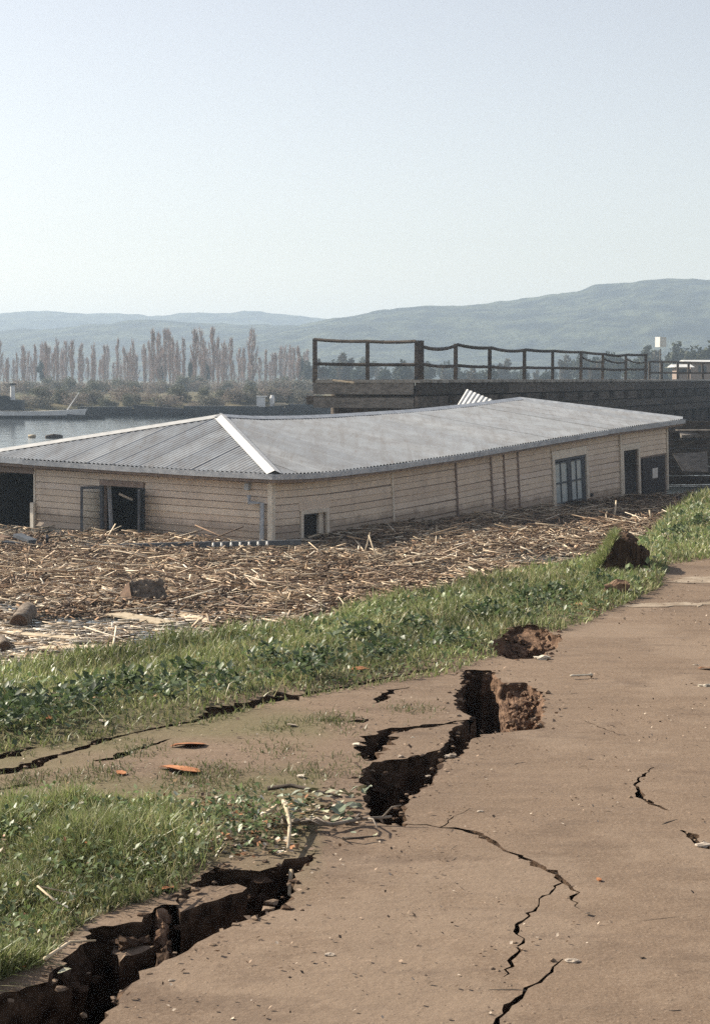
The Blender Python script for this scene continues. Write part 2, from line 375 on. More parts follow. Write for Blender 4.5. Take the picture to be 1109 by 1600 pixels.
VOIDS = [  # polygon, depth, undercut
    (jag([G(*p) for p in V1], .035, .016, 1), .75, 0), (jag([G(*p) for p in V2], .028, .013, 2), .55, 0), (jag([G(*p) for p in V3], .035, .018, 3), .30, 0),
    (strip([(636, 1284), (690, 1289), (722, 1294), (745, 1302), (765, 1316), (800, 1334), (832, 1348), (862, 1362), (880, 1376), (900, 1392), (893, 1404), (905, 1420)], [.01, .012, .028, .034, .024, .020, .034, .026, .022, .014, .012, .004], 4), .22, 0),
    (strip([(878, 1374), (862, 1390), (840, 1410), (812, 1446), (808, 1458), (816, 1470), (803, 1497), (786, 1528)], [.006, .009, .008, .014, .016, .01, .012, .003], 5), .08, 0),
    (strip([(876, 1500), (858, 1518), (826, 1545), (800, 1566), (784, 1586), (768, 1610)], [.004, .008, .010, .016, .016, .012], 6), .08, 0),
    (strip([(1022, 1198), (992, 1222), (998, 1240), (1016, 1255), (1045, 1265)], [.008, .014, .026, .024, .006], 7), .08, 0),
    (strip([(1066, 1296), (1082, 1306), (1090, 1316), (1130, 1330)], [.02, .05, .035, .05], 8), .10, 0),
    (strip([(576, 1188), (578, 1172), (592, 1154), (606, 1143), (650, 1138), (700, 1131), (730, 1125)], [.05, .13, .14, .10, .07, .04, .02], 9), .30, 0),
    (strip([(-60, 1222), (0, 1208), (40, 1200), (70, 1187), (120, 1174), (160, 1160), (212, 1147)], [.06, .10, .12, .07, .05, .05, .01], 10), .15, 0),
    (strip([(148, 1192), (175, 1188), (197, 1180), (240, 1164), (268, 1155)], [.02, .05, .05, .03, .01], 11), .08, 0),
    (strip([(-40, 1188), (10, 1181), (60, 1170)], [.06, .10, .01], 12), .10, 0),
    (strip([(310, 1128), (345, 1116), (400, 1104), (425, 1096), (450, 1093), (470, 1090)], [.03, .12, .07, .09, .16, .02], 13), .16, 0),
    (strip([(208, 1149), (240, 1142), (280, 1134), (315, 1127)], [.01, .04, .03, .04], 19), .06, 0),
    (strip([(466, 1091), (500, 1084), (545, 1075), (590, 1066), (645, 1053)], [.03, .05, .035, .06, .05], 20), .10, 0),
    (strip([(690, 1290), (705, 1275), (735, 1262)], [.006, .005, .002], 21), .03, 0),
    (strip([(905, 1120), (940, 1135), (985, 1150)], [.004, .006, .002], 22), .03, 0),
    (strip([(585, 1102), (598, 1092), (612, 1080), (640, 1075)], [.01, .06, .05, .01], 14), .06, 0),
    (strip([(538, 1131), (560, 1130), (575, 1126)], [.02, .07, .02], 15), .08, 0),
    (strip([(640, 1052), (662, 1050), (676, 1046)], [.03, .11, .02], 16), .14, 0),
    (strip([(430, 1243), (470, 1236), (530, 1222)], [.004, .010, .002], 17), .03, 0),
    (strip([(0, 1236), (30, 1230), (50, 1227)], [.01, .06, .005], 18), .05, 0),
]
polys = [v[0] for v in VOIDS]
pv, pe = [], []
for p in polys:
    b = len(pv); pv += [Vector(q) for q in p]; pe += [(b + i, b + (i + 1) % len(p)) for i in range(len(p))]
# grid of points, finest near the camera
gp = []
def grid(x0, x1, y0, y1, s, hole=None):
    xs = np.arange(x0, x1 + 1e-6, s); ys = np.arange(y0, y1 + 1e-6, s); X, Y = np.meshgrid(xs, ys); X = X.ravel(); Y = Y.ravel()
    X = X + rng.uniform(-.3, .3, X.shape) * s; Y = Y + rng.uniform(-.3, .3, Y.shape) * s
    k = np.ones(X.shape, bool)
    if hole: k &= ~((X > hole[0]) & (X < hole[1]) & (Y > hole[2]) & (Y < hole[3]))
    return X[k], Y[k]
GX, GY = [], []
for a in [(-2.2, 2.2, 3.2, 7.5, .06, None), (-5, 6, 3.2, 19, .13, (-2.2, 2.2, 3.2, 7.5)), (-14, 26, -4, 60, .7, (-5, 6, 3.2, 19)), (-60, 110, -60, 200, 5, (-14, 26, -4, 60))]:
    X, Y = grid(*a); GX.append(X); GY.append(Y)
GX = np.concatenate(GX); GY = np.concatenate(GY)
ins = np.zeros(GX.shape, bool)
for p in polys: ins |= inpoly(GX, GY, p)
GX, GY = GX[~ins], GY[~ins]
for x, y in ((-60, -60), (110, -60), (110, 200), (-60, 200)): pv.append(Vector((x, y)))
pv += [Vector((x, y)) for x, y in zip(GX, GY)]
cv, ce, cf, _, _, _ = delaunay_2d_cdt(pv, pe, [], 0, 1e-5)
cvn = np.array([(v.x, v.y) for v in cv]); cfn = np.array(cf, np.int32)
cen = cvn[cfn].mean(axis=1)
ins = np.zeros(len(cfn), bool)
for p in polys: ins |= inpoly(cen[:, 0], cen[:, 1], p)
cfn = cfn[~ins]
gz = gh(cvn[:, 0], cvn[:, 1])
cover = sstep(-.15, .25, cvn[:, 1] - y_verge(cvn[:, 0]) + .25 * fbm(cvn[:, 0] * 2, cvn[:, 1] * 2, 21, 3))
ZB = [G(*p) for p in [(-300, 1300), (-60, 1272), (60, 1264), (170, 1256), (260, 1258), (330, 1262), (410, 1266), (450, 1282), (470, 1300), (420, 1330), (340, 1346), (318, 1362), (278, 1392), (225, 1408), (160, 1428), (120, 1450), (95, 1480), (60, 1508), (0, 1530), (-80, 1560), (-400, 1640)]]
cover = np.maximum(cover, .75 * inpoly(cvn[:, 0], cvn[:, 1], ZB))
moss = np.clip(.5 + 2.2 * fbm(cvn[:, 0] * 1.6, cvn[:, 1] * 1.6, 31, 4), 0, 1) * (cvn[:, 0] < -.02 * cvn[:, 1]) * sstep(5.2, 6.5, cvn[:, 1])
gcol = np.stack([cover, moss, np.zeros_like(moss)], 1)
ground = struct(tri_mesh('ground', np.column_stack([cvn, gz]), cfn, M['ground'], gcol))
# crack walls and floors
def crack_wall(poly, depth, k):
    n = len(poly); a2 = sum(poly[i][0] * poly[(i + 1) % n][1] - poly[(i + 1) % n][0] * poly[i][1] for i in range(n)); sgn = 1 if a2 > 0 else -1
    P = np.array(poly); d = np.roll(P, -1, 0) - np.roll(P, 1, 0); d /= np.maximum(np.linalg.norm(d, axis=1), 1e-6)[:, None]
    nin = np.column_stack([-d[:, 1], d[:, 0]]) * sgn     # into the void
    levels = [0, .008, .03, .07, .13, .21, .32, .45, .6, .8]; levels = [l for l in levels if l < depth] + [depth]
    rows = []; z0 = gh(P[:, 0], P[:, 1]); s = np.cumsum(np.r_[0, np.linalg.norm(np.diff(P, axis=0), axis=1)])
    amp = min(.05, depth * .12)
    for l in levels:
        off = 0 if l == 0 else (fbm(s * 9 + k * 7, np.full(n, l * 11), 40 + k, 4) * amp + rng.uniform(-1, 1, n) * amp * .22 - (.006 if l < .05 else 0))
        q = P + nin * (np.zeros(n) + off)[:, None]
        rows.append(np.column_stack([q, z0 - l]))
    V = np.concatenate(rows); T = []
    others = [p for j, p in enumerate(polys) if j != k]
    mid = (P + np.roll(P, -1, 0)) / 2; bad = np.zeros(n, bool)
    for p in others: bad |= inpoly(mid[:, 0], mid[:, 1], p)
    for i in range(n):
        if bad[i]: continue
        j = (i + 1) % n
        for r in range(len(levels) - 1):
            a, b, c, e = r * n + i, r * n + j, (r + 1) * n + j, (r + 1) * n + i
            T += [(a, b, c), (a, c, e)] if sgn < 0 else [(a, c, b), (a, e, c)]
    o = tri_mesh('crack_wall', V, T, M['soil_shaded'], None, ground)
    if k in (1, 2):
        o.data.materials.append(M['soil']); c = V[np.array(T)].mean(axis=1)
        sel = (c[:, 0] > .70) & (c[:, 1] > 8.35) if k == 1 else c[:, 0] > -9  # sunlit notch walls keep plain soil; the other walls carry painted shade
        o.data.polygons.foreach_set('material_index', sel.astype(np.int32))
for k, (p, dpt, _) in enumerate(VOIDS): crack_wall(p, dpt, k)
def crack_floor(x0, x1, y0, y1, z, s):
    xs = np.arange(x0, x1, s); ys = np.arange(y0, y1, s); X, Y = np.meshgrid(xs, ys); nx, ny = len(xs), len(ys)
    Z = z + .09 * fbm(X * 5, Y * 5, 55, 4)
    V = np.column_stack([X.ravel(), Y.ravel(), Z.ravel()]); T = []
    for j in range(ny - 1):
        i = np.arange(nx - 1); a = j * nx + i
        T.append(np.column_stack([a, a + 1, a + nx + 1])); T.append(np.column_stack([a, a + nx + 1, a + nx]))
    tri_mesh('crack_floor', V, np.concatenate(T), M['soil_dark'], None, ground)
crack_floor(-3.2, 1.4, 3.0, 9.8, GZ - .52, .05)
def slump(poly, far, near, drop, seed, nu=40, nv=30):
    # crumbled soil sloping from the far lip of a notch down towards its near side (plan curves far/near)
    fa = [Vector((*G(*p), 0)) for p in far]; ne_ = [Vector((*G(*p), 0)) for p in near]; r = random.Random(seed); V = []; Fc = []
    def on(c, t):
        k = t * (len(c) - 1); i = min(int(k), len(c) - 2); return c[i].lerp(c[i + 1], k - i)
    for i in range(nu + 1):
        for j in range(nv + 1):
            u, v = i / nu, j / nv; p = on(fa, u).lerp(on(ne_, u), v); ed = min(1, v * 8)
            z = float(gh(p.x, p.y)) - .012 - drop * (v ** .55) + ed * (.022 * float(fbm(p.x * 9, p.y * 9, seed, 4)) + r.uniform(-.003, .003))
            V.append((p.x + r.uniform(-.004, .004), p.y, z))
    for i in range(nu):
        for j in range(nv): a = i * (nv + 1) + j; Fc.append((a, a + 1, a + nv + 2, a + nv + 1))
    o = mobj('soil_slump', V, Fc, M['soil'], ground)
    if o.data.polygons[0].normal.z < 0: o.data.flip_normals()
slump(None, [(778, 1058), (800, 1064), (824, 1064), (846, 1078), (854, 1092)], [(786, 1152), (800, 1152), (822, 1150), (842, 1148), (856, 1142)], .24, 61)
slump(None, [(770, 1000), (790, 980), (812, 977), (850, 983), (880, 994)], [(780, 1036), (795, 1040), (815, 1040), (840, 1036), (868, 1016)], .17, 62)

# --- far bank and hills
def field_mesh(name, xs, ys, zf, mat):
    X, Y = np.meshgrid(xs, ys); Z = zf(X, Y); nx, ny = len(xs), len(ys)
    V = np.column_stack([X.ravel(), Y.ravel(), Z.ravel()]); T = []
    i = np.arange(nx - 1)
    for j in range(ny - 1):
        a = j * nx + i; T.append(np.column_stack([a, a + 1, a + nx + 1])); T.append(np.column_stack([a, a + nx + 1, a + nx]))
    return struct(tri_mesh(name, V, np.concatenate(T), mat, None, None, True))
def bank_z(X, Y):
    e = 186 + 8 * fbm(X * .03, X * 0, 61, 3) + 0 * Y
    return np.clip((Y - e) * .16, -1.5, 1.3) + .25 * fbm(X * .02, Y * .02, 62, 3) + np.clip(Y - 260, 0, 9999) * .0012
field_mesh('far_bank', np.linspace(-1200, 1500, 220), np.r_[np.linspace(176, 215, 18), np.linspace(230, 2500, 40)], bank_z, M['field'])
def hill(name, prof, y0, depth, seed, rough):
    px, py = zip(*prof); X0 = [at_y(a, b, y0).x for a, b in prof]; Z0 = [at_y(a, b, y0).z for a, b in prof]
    xs = np.linspace(X0[0], X0[-1], 520); ys = np.concatenate([np.linspace(y0 - depth, y0, 60), np.linspace(y0 + depth * .08, y0 + depth, 10)])
    def zf(X, Y):
        r = np.interp(X, X0, Z0); t = np.where(Y < y0, (Y - (y0 - depth)) / depth, 1 - (Y - y0) / depth)
        s = t ** 1.0 * (1 + .0 * t)
        return r * s + 2.6 * rough * fbm(X * .007, Y * .006, seed, 5) * np.sin(np.clip(t, 0, 1) * math.pi * .97) + rough * .30 * fbm(X * .06, Y * .06, seed + 3, 3) - 4 * (1 - t)
    return field_mesh(name, xs, ys, zf, M['hill'])
hill('hills', [(-1500, 560), (-900, 520), (-300, 497), (0, 489), (70, 487), (150, 490), (250, 492), (330, 489), (380, 487), (440, 490), (510, 498), (700, 500), (1100, 510), (2200, 520)], 1900, 480, 71, 8)
hill('hills', [(-1600, 520), (-800, 500), (-250, 512), (0, 516), (90, 511), (160, 505), (225, 500), (290, 504), (350, 506), (420, 509), (500, 507), (640, 520), (1000, 540), (1800, 555)], 1350, 360, 81, 6)
hill('hills', [(150, 560), (300, 540), (430, 517), (480, 508), (520, 499), (570, 491), (640, 483), (700, 478), (765, 474), (820, 468), (860, 461), (900, 455), (930, 448), (975, 440), (1010, 437), (1060, 436), (1109, 437), (1250, 430), (1500, 440), (2400, 470), (3600, 500)], 1250, 460, 91, 7)

# ------------------------------------------------------------------ the sunken house
LA = math.radians(54.4)
L = Vector((math.cos(LA), math.sin(LA), 0)); E = Vector((-math.sin(LA), math.cos(LA), 0)); Z = Vector((0, 0, 1))
NL, NE = -E, -L                       # outward normals of the long wall and of the end wall
OV = .35
C0 = at_y(425, 800, 38.0); C0.z = 0
house = empty('house', C0, 'long cream weatherboard house with corrugated roof, sunk and buckled at the water', 'house')
bR = 4.2; WB = 8.55
def poly_on(pts, p0, n, axis):
    q = [at_plane(a, b, p0, n) for a, b in pts]; return [(v - C0).dot(axis) for v in q], [v.z for v in q]
# eave lines (top edge of the gutter) measured on the overhang planes
FA, FZ = poly_on([(430, 742), (480, 741), (530, 737), (610, 727), (720, 711), (850, 689), (960, 671), (1066, 656)], C0 + NL * OV, NL, L)
RA, RZ = poly_on([(345, 653), (400, 656), (470, 655), (530, 652), (640, 645), (720, 637), (812, 625)], C0 + E * bR, NL, L)
EB, EZ = poly_on([(430, 742), (300, 736), (150, 726), (0, 716), (-26, 715)], C0 + NE * OV, NE, E)
A_END = FA[-1]; aA, aB = RA[0], RA[-1]
def zF(a): return float(np.interp(a, FA, FZ))
def zR(a): return float(np.interp(a, RA, RZ))
def zE(b): return float(np.interp(b, EB, EZ)) if b < EB[-1] else EZ[-1]
def Wp(a, b, z): return C0 + L * a + E * b + Z * z
B_END = WB + OV
# smooth slopes for the leaning walls
sa = np.linspace(-1, A_END + 1, 200); sz = np.interp(sa, FA, FZ); ker = np.ones(25) / 25
szs = np.convolve(np.pad(sz, 12, 'edge'), ker, 'valid'); slope_l = np.gradient(szs, sa)
def zl(s): return float(np.interp(s, sa, szs)) - .06
def ang_l(s): return math.atan(float(np.interp(s, sa, slope_l))) * 1.9
def PL(s, v, o=0.0):
    a = ang_l(s); return C0 + L * (s + v * math.sin(a)) + Z * (zl(s) - v * math.cos(a)) + NL * o
se = (EZ[-1] - EZ[0]) / (EB[-1] - EB[0])
def ze_(b): return EZ[0] + se * (b - EB[0]) - .06
def PE(b, v, o=0.0):
    a = math.atan(se); return C0 + E * (b + v * math.sin(a)) + Z * (ze_(b) - v * math.cos(a)) + NE * o
def inv_l(px, py, o=0.0):
    q = at_plane(px, py, C0 + NL * o, NL); t = (q - C0).dot(L); s, v = t, 0
    for _ in range(8):
        a = ang_l(s); v = (zl(s) - q.z) / math.cos(a); s = t - v * math.sin(a)
    return s, v
def inv_e(px, py, o=0.0):
    q = at_plane(px, py, C0 + NE * o, NE); t = (q - C0).dot(E); s, v = t, 0
    for _ in range(8):
        a = math.atan(se); v = (ze_(s) - q.z) / math.cos(a); s = t - v * math.sin(a)
    return s, v
def slab(name, P, s0, s1, v0, v1, o0, o1, mat, parent, nseg=None, clap=False):
    """a board in wall space between (s0,s1) x (v0,v1), thickness o0..o1; clap: thicker at its lower edge"""
    nseg = nseg or max(1, int(abs(s1 - s0) / .8)); V = []; Fc = []
    for i in range(nseg + 1):
        s = lerp(s0, s1, i / nseg)
        V += [P(s, v0, o0), P(s, v0, o0 + .004 if clap else o1), P(s, v1, o1), P(s, v1, o0)]
    for i in range(nseg):
        a, b = i * 4, i * 4 + 4
        for k in range(4): Fc.append((a + k, b + k, b + (k + 1) % 4, a + (k + 1) % 4))
    Fc += [(0, 1, 2, 3), (nseg * 4 + 3, nseg * 4 + 2, nseg * 4 + 1, nseg * 4)]
    return mobj(name, V, Fc, mat, parent)
BH = .15
def wall_rects(s0, s1, vmax, openings):
    """vertical strips of wall round the openings (sa,sb,va,vb)"""
    cuts = sorted(set([s0, s1] + [c for o in openings for c in o[:2]])); out = []
    for a, b in zip(cuts, cuts[1:]):
        m = (a + b) / 2; seg = [(0, vmax)]
        for (x0, x1, y0, y1) in openings:
            if x0 < m < x1:
                seg = [(p, q) for (p, r) in seg for (p, q) in ((p, min(r, y0)), (max(p, y1), r)) if q - p > .01]
        out += [(a, b, p, q) for p, q in seg]
    return out
def backing(P, rects, parent):
    mb = MB()
    for a, b, p, q in rects:
        n = max(1, int((b - a) / .8))
        for i in range(n):
            x0, x1 = lerp(a, b, i / n), lerp(a, b, (i + 1) / n)
            mb.add([P(x0, p, -.10), P(x0, q, -.10), P(x1, q, -.10), P(x1, p, -.10), P(x0, p, -.004), P(x0, q, -.004), P(x1, q, -.004), P(x1, p, -.004)],
                   [(0, 3, 2, 1), (4, 5, 6, 7), (0, 1, 5, 4), (2, 3, 7, 6), (0, 4, 7, 3), (1, 2, 6, 5)])
    return mb.build('wall', M['soffit'], parent)

VM = 2.6
# --- long wall
bat = [inv_l(612, 775)[0], inv_l(712, 770)[0], inv_l(767, 765)[0], inv_l(787, 760)[0], inv_l(809, 760)[0]]
win = (inv_l(472, 800)[0], inv_l(508, 800)[0], inv_l(488, 802)[1], VM)           # low square window
fd = (inv_l(864, 720)[0], inv_l(913, 720)[0], inv_l(888, 714)[1], VM)            # french door
dd = (inv_l(972, 720)[0], inv_l(995, 720)[0], inv_l(982, 703)[1], VM)            # dark door
nb = (inv_l(1001, 720)[0], inv_l(1036, 720)[0], inv_l(1018, 714)[1], VM)         # black board
wEnd = inv_l(1040, 700)[0]
wl = backing(PL, wall_rects(0, wEnd, VM, [win, fd, dd]), house)
segs = [0.05] + bat + [fd[0] - .14, None, fd[1] + .14, dd[0] - .22, None, dd[1] + .1, wEnd - .02]
pairs = [(a, b) for a, b in zip(segs, segs[1:]) if a is not None and b is not None]
for (a, b) in pairs:
    k = 0
    while k * BH < VM - BH:
        v0, v1 = k * BH, (k + 1) * BH; parts = [(a + .02, b - .02)]
        if a < win[0] < b and v1 > win[2] - .1: parts = [(a + .02, win[0] - .1), (win[1] + .1, b - .02)]
        if a >= dd[1] and v1 > nb[2] + .02: parts = []
        for (x0, x1) in parts:
            jj = rnd.uniform(-.004, .004); sl_ = rnd.uniform(-.006, .006)
            slab('board', lambda s, v, o, x0=x0, jj=jj, sl_=sl_: PL(s, v + jj + sl_ * (s - x0), o), x0 + rnd.uniform(0, .006), x1 - rnd.uniform(0, .006), v0 + .015, v1, .0, .026 + rnd.uniform(-.004, .004), M['paint'], wl, clap=True)
        k += 1
for op, m in ((fd, .14), (dd, .22)):
    k = 0
    while (k + 1) * BH < op[2] - .10:
        slab('board', PL, op[0] - m, op[1] + (.14 if op is fd else .10), k * BH + .015, (k + 1) * BH, .0, .026, M['paint'], wl, clap=True); k += 1
    slab('board', PL, op[0] - .13, op[1] + .10, k * BH + .012, op[2] - .09, .0, .035, M['trim'], wl)
slab('board', PL, win[0] - .12, win[1] + .12, win[2] - .30, win[2] - .08, .0, .024, M['paint'], wl)
for i, s in enumerate(bat): slab('batten', PL, s - .028, s + .028, -.02, VM, .0, .045, M['trim'] if i in (0,) else M['soffit'], wl, 1)
slab('corner_board', PL, -.03, .075, -.02, VM, .0, .05, M['trim'], wl, 1)
slab('corner_board', PL, wEnd - .02, wEnd + .05, -.02, inv_l(1040, 765)[1], -.02, .05, M['trim'], wl, 1)
# window of the long wall
def part(name, parent=None): 
    e = empty(name, C0); e.parent = house; e.matrix_parent_inverse = house.matrix_basis.inverted(); return e
def frame3(P, op, w, o1, mat, parent, name='frame', sill=False):
    s0, s1, v0, v1 = op
    slab(name, P, s0 - w, s0, v0 - w, v1, .0, o1, mat, parent, 1)
    slab(name, P, s1, s1 + w, v0 - w, v1, .0, o1, mat, parent, 1)
    slab(name, P, s0, s1, v0 - w, v0, .0, o1, mat, parent, 1)
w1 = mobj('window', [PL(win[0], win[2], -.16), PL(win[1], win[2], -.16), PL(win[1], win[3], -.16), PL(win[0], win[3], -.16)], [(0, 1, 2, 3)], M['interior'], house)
frame3(PL, win, .085, .05, M['trim'], w1)
slab('sash', PL, win[1] - .16, win[1], win[2], VM, -.12, -.05, M['trim'], w1, 1)
slab('sash', PL, win[0], win[1] - .16, win[2], win[2] + .04, -.12, -.05, M['dark_frame'], w1, 1)
# french door: two leaves of panes
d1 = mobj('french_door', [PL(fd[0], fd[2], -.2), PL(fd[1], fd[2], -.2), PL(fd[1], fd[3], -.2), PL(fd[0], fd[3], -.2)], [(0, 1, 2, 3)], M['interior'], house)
frame3(PL, fd, .13, .05, M['trim'], d1)
slab('transom', PL, fd[0], fd[1], fd[2], fd[2] + .07, -.1, .02, M['dark_frame'], d1, 1)
mid = (fd[0] + fd[1]) / 2; dw = fd[1] - fd[0]
for (a, b) in ((fd[0], mid - .05), (mid + .05, fd[1] - .10)):
    slab('stile', PL, a, a + .05, fd[2] + .07, VM, -.08, .0, M['dark_frame'], d1, 1)
    slab('stile', PL, b - .05, b, fd[2] + .07, VM, -.08, .0, M['dark_frame'], d1, 1)
    slab('muntin', PL, (a + b) / 2 - .014, (a + b) / 2 + .014, fd[2] + .14, VM, -.07, -.012, M['dark_frame'], d1, 1)
    for r in range(4):
        vt = fd[2] + .14 + r * .55
        slab('rail', PL, a + .05, b - .05, vt - .04, vt, -.075, -.008, M['dark_frame'], d1, 1)
        for (x0, x1) in ((a + .05, (a + b) / 2 - .014), ((a + b) / 2 + .014, b - .05)):
            slab('pane', PL, x0, x1, vt, vt + .51, -.05, -.04, M['pane'], d1, 1)
slab('stile', PL, mid - .05, mid + .05, fd[2] + .07, VM, -.09, -.006, M['dark_frame'], d1, 1)
slab('stile', PL, fd[1] - .10, fd[1], fd[2] + .07, VM, -.09, -.004, M['dark_frame'], d1, 1)
slab('handle', PL, fd[1] + .2, fd[1] + .28, fd[2] + 1.12, fd[2] + 1.2, .03, .08, M['notice_dark'], d1, 1)
# dark door
d2 = slab('door', PL, dd[0], dd[1], dd[2], VM, -.12, -.06, M['notice_dark'], house, 1); tag(d2, 'dark narrow door between pale posts')
frame3(PL, dd, .10, .05, M['trim'], d2)
slab('post', PL, dd[0] - .22, dd[0] - .13, -.02, VM, .0, .06, M['trim'], d2, 1)
slab('panel', PL, dd[0] + .05, dd[1] - .05, dd[2] + .08, dd[2] + .6, -.059, -.05, M['interior'], d2, 1)
b1 = slab('notice_board', PL, nb[0], nb[1], nb[2], VM, .0, .045, M['notice_dark'], house, 1)
q0 = inv_l(1016, 732); q1 = inv_l(1024, 746)
slab('paper', PL, q0[0], q1[0] + .02, q0[1], q1[1], .048, .054, M['paper'], b1, 1)
# --- end wall with its open window
bC = inv_e(56, 790)[0]
ew = (inv_e(222, 800)[0], inv_e(163, 800)[0], inv_e(190, 760)[1], inv_e(190, 838)[1])
we = backing(PE, wall_rects(0, bC, VM, [ew]), house)
k = 0
while k * BH < VM - BH:
    v0, v1 = k * BH, (k + 1) * BH
    parts = [(.055, bC - .02)] if v1 < ew[2] - .02 or v0 > ew[3] else [(.055, ew[0] - .1), (ew[1] + .1, bC - .02)]
    for (x0, x1) in parts:
        jj = rnd.uniform(-.004, .004); sl_ = rnd.uniform(-.003, .003)
        slab('board', lambda s, v, o, x0=x0, jj=jj, sl_=sl_: PE(s, v + jj + sl_ * (s - x0), o), x0 + rnd.uniform(0, .01), x1 - rnd.uniform(0, .01), v0 + .015, v1, .0, .026 + rnd.uniform(-.004, .004), M['paint'], we, clap=True)
    k += 1
slab('corner_board', PE, -.048, .07, -.02, VM, .0, .05, M['trim'], we, 1)
slab('corner_board', PE, bC - .02, bC + .04, -.02, VM, -.02, .03, M['trim'], we, 1)
w2 = slab('window', PE, ew[0] - .09, ew[1] + .09, ew[2] - .13, ew[2], .0, .055, M['soffit'], house, 1)
slab('frame', PE, ew[0] - .09, ew[0], ew[2], ew[3], .0, .05, M['dark_frame'], w2, 1)
slab('frame', PE, ew[1], ew[1] + .09, ew[2], ew[3], .0, .05, M['dark_frame'], w2, 1)
slab('sill', PE, ew[0] - .15, ew[1] + .15, ew[3], ew[3] + .06, .0, .10, M['trim'], w2, 1)
def casement(hb, sign, swing, width, parent):
    """a window leaf hinged at b=hb, swung outwards; sign +1 opens towards larger b"""
    top = PE(hb, ew[2] + .02, .05); bot = PE(hb, ew[3] - .01, .05); up = (top - bot).normalized()
    d = (E * sign * math.cos(swing) + NE * math.sin(swing)).normalized(); n = up.cross(d).normalized()
    h = (top - bot).length
    leaf = MB()
    leaf.bar(bot + d * .03, top + d * .03, .06, .045, n); leaf.bar(bot + d * (width - .03), top + d * (width - .03), .06, .045, n)
    for t in (.03, h - .03): leaf.bar(bot + up * t + d * .06, bot + up * t + d * (width - .06), .04, .06, up)
    o = leaf.build('casement', M['dark_frame'], parent)
    pane = MB(); pane.box(bot + up * (h / 2) + d * (width / 2), d * (width / 2 - .06), up * (h / 2 - .06), n * .003)
    m = M['glass']; pane.build('pane', m, o)
gm, gn, gpn, gout = new_mat('window_glass'); gpn.inputs['Base Color'].default_value = (.9, .95, .95, 1)
gpn.inputs['Transmission Weight'].default_value = 1; gpn.inputs['IOR'].default_value = 1.08; gpn.inputs['Roughness'].default_value = .02
M['glass'] = gm
casement(ew[1], 1, math.radians(42), .50, w2); casement(ew[0], -1, math.radians(52), .50, w2)
# inner post seen in the opening, a bright batten inside
bar('jamb', PE(ew[1] - .04, ew[2], -.12), PE(ew[1] - .14, ew[3], -.10), .07, .06, M['gutter'], w2)
bar('brace', PE(ew[1] - .18, ew[2] + .20, -.3), PE(ew[1] - .42, ew[2] + .34, -.5), .05, .05, M['trim'], w2)
# --- open corner porch at the left end: dark recess
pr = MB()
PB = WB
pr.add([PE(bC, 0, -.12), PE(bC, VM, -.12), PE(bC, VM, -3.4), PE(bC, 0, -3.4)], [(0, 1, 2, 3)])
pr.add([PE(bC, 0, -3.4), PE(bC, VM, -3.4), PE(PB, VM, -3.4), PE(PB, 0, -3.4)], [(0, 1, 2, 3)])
pr.add([Wp(.02, PB - .06, -.6), Wp(3.5, PB - .06, -.6), Wp(3.5, PB - .06, 1.3), Wp(.02, PB - .06, 1.2)], [(0, 1, 2, 3)])  # near-black lining added over the wall to stand in for porch shade
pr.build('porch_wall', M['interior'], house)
slab('porch_beam', PE, bC + .02, PB, .10, .28, -.05, .05, M['soffit'], house, 2)
slab('porch_post', PE, PB - .1, PB, .2, VM, -.05, .05, M['soffit'], house, 1)
slab('porch_post', PE, bC - .06, bC + .05, inv_e(56, 785)[1], VM, .07, .13, M['trim'], house, 1)
# back and right end walls, floor
def wq(pts, name='wall'): mobj(name, pts, [(0, 1, 2, 3)], M['paint'], house)
wq([Wp(wEnd, 0, -1), Wp(wEnd, WB, -1), Wp(wEnd, WB, zF(wEnd) - .1), Wp(wEnd, 0, zF(wEnd) - .1)])
wq([Wp(0, WB, -1), Wp(wEnd, WB, -1), Wp(wEnd, WB, zF(wEnd) - .1), Wp(0, WB, EZ[-1] - .1)])
mobj('floor', [Wp(.1, .1, -.15), Wp(wEnd, .1, .0), Wp(wEnd, WB, .0), Wp(.1, WB, -.15)], [(0, 1, 2, 3)], M['interior'], house)
# --- roof
roof = empty('roof', C0); roof.parent = house; roof.matrix_parent_inverse = house.matrix_basis.inverted()
PINV['roof'] = roof.matrix_basis.inverted()
c0 = (-OV, -OV, zF(FA[0])); c1 = (A_END, -OV, FZ[-1])
pA = (aA, bR, RZ[0]); pB = (aB, bR, RZ[-1])
c2 = (-OV, B_END, EZ[-1]); c3 = (A_END, B_END, FZ[-1] - .3)
def hipp(c, p, t): return tuple(lerp(c[i], p[i], t) for i in range(3))
def col_long(a):
    a = min(max(a, -OV), A_END)
    lo = (a, -OV, zF(a))
    if a < aA: hi = hipp(c0, pA, (a + OV) / (aA + OV))
    elif a > aB: hi = hipp(c1, pB, (A_END - a) / (A_END - aB))
    else: hi = (a, bR, zR(a))
    return lo, hi
def col_back(a):
    lo = (a, B_END, lerp(c2[2], c3[2], (a + OV) / (A_END + OV)))
    if a < aA: hi = hipp(c2, pA, (a + OV) / (aA + OV))
    elif a > aB: hi = hipp(c3, pB, (A_END - a) / (A_END - aB))
    else: hi = (a, bR, zR(a))
    return lo, hi
def col_end(b):
    lo = (-OV, b, zE(b))
    hi = hipp(c0, pA, (b + OV) / (bR + OV)) if b < bR else hipp(c2, pA, (B_END - b) / (B_END - bR))
    return lo, hi
def col_right(b):
    lo = (A_END, b, lerp(c1[2], c3[2], (b + OV) / (B_END + OV)))
    hi = hipp(c1, pB, (b + OV) / (bR + OV)) if b < bR else hipp(c3, pB, (B_END - b) / (B_END - bR))
    return lo, hi
LAM = .13
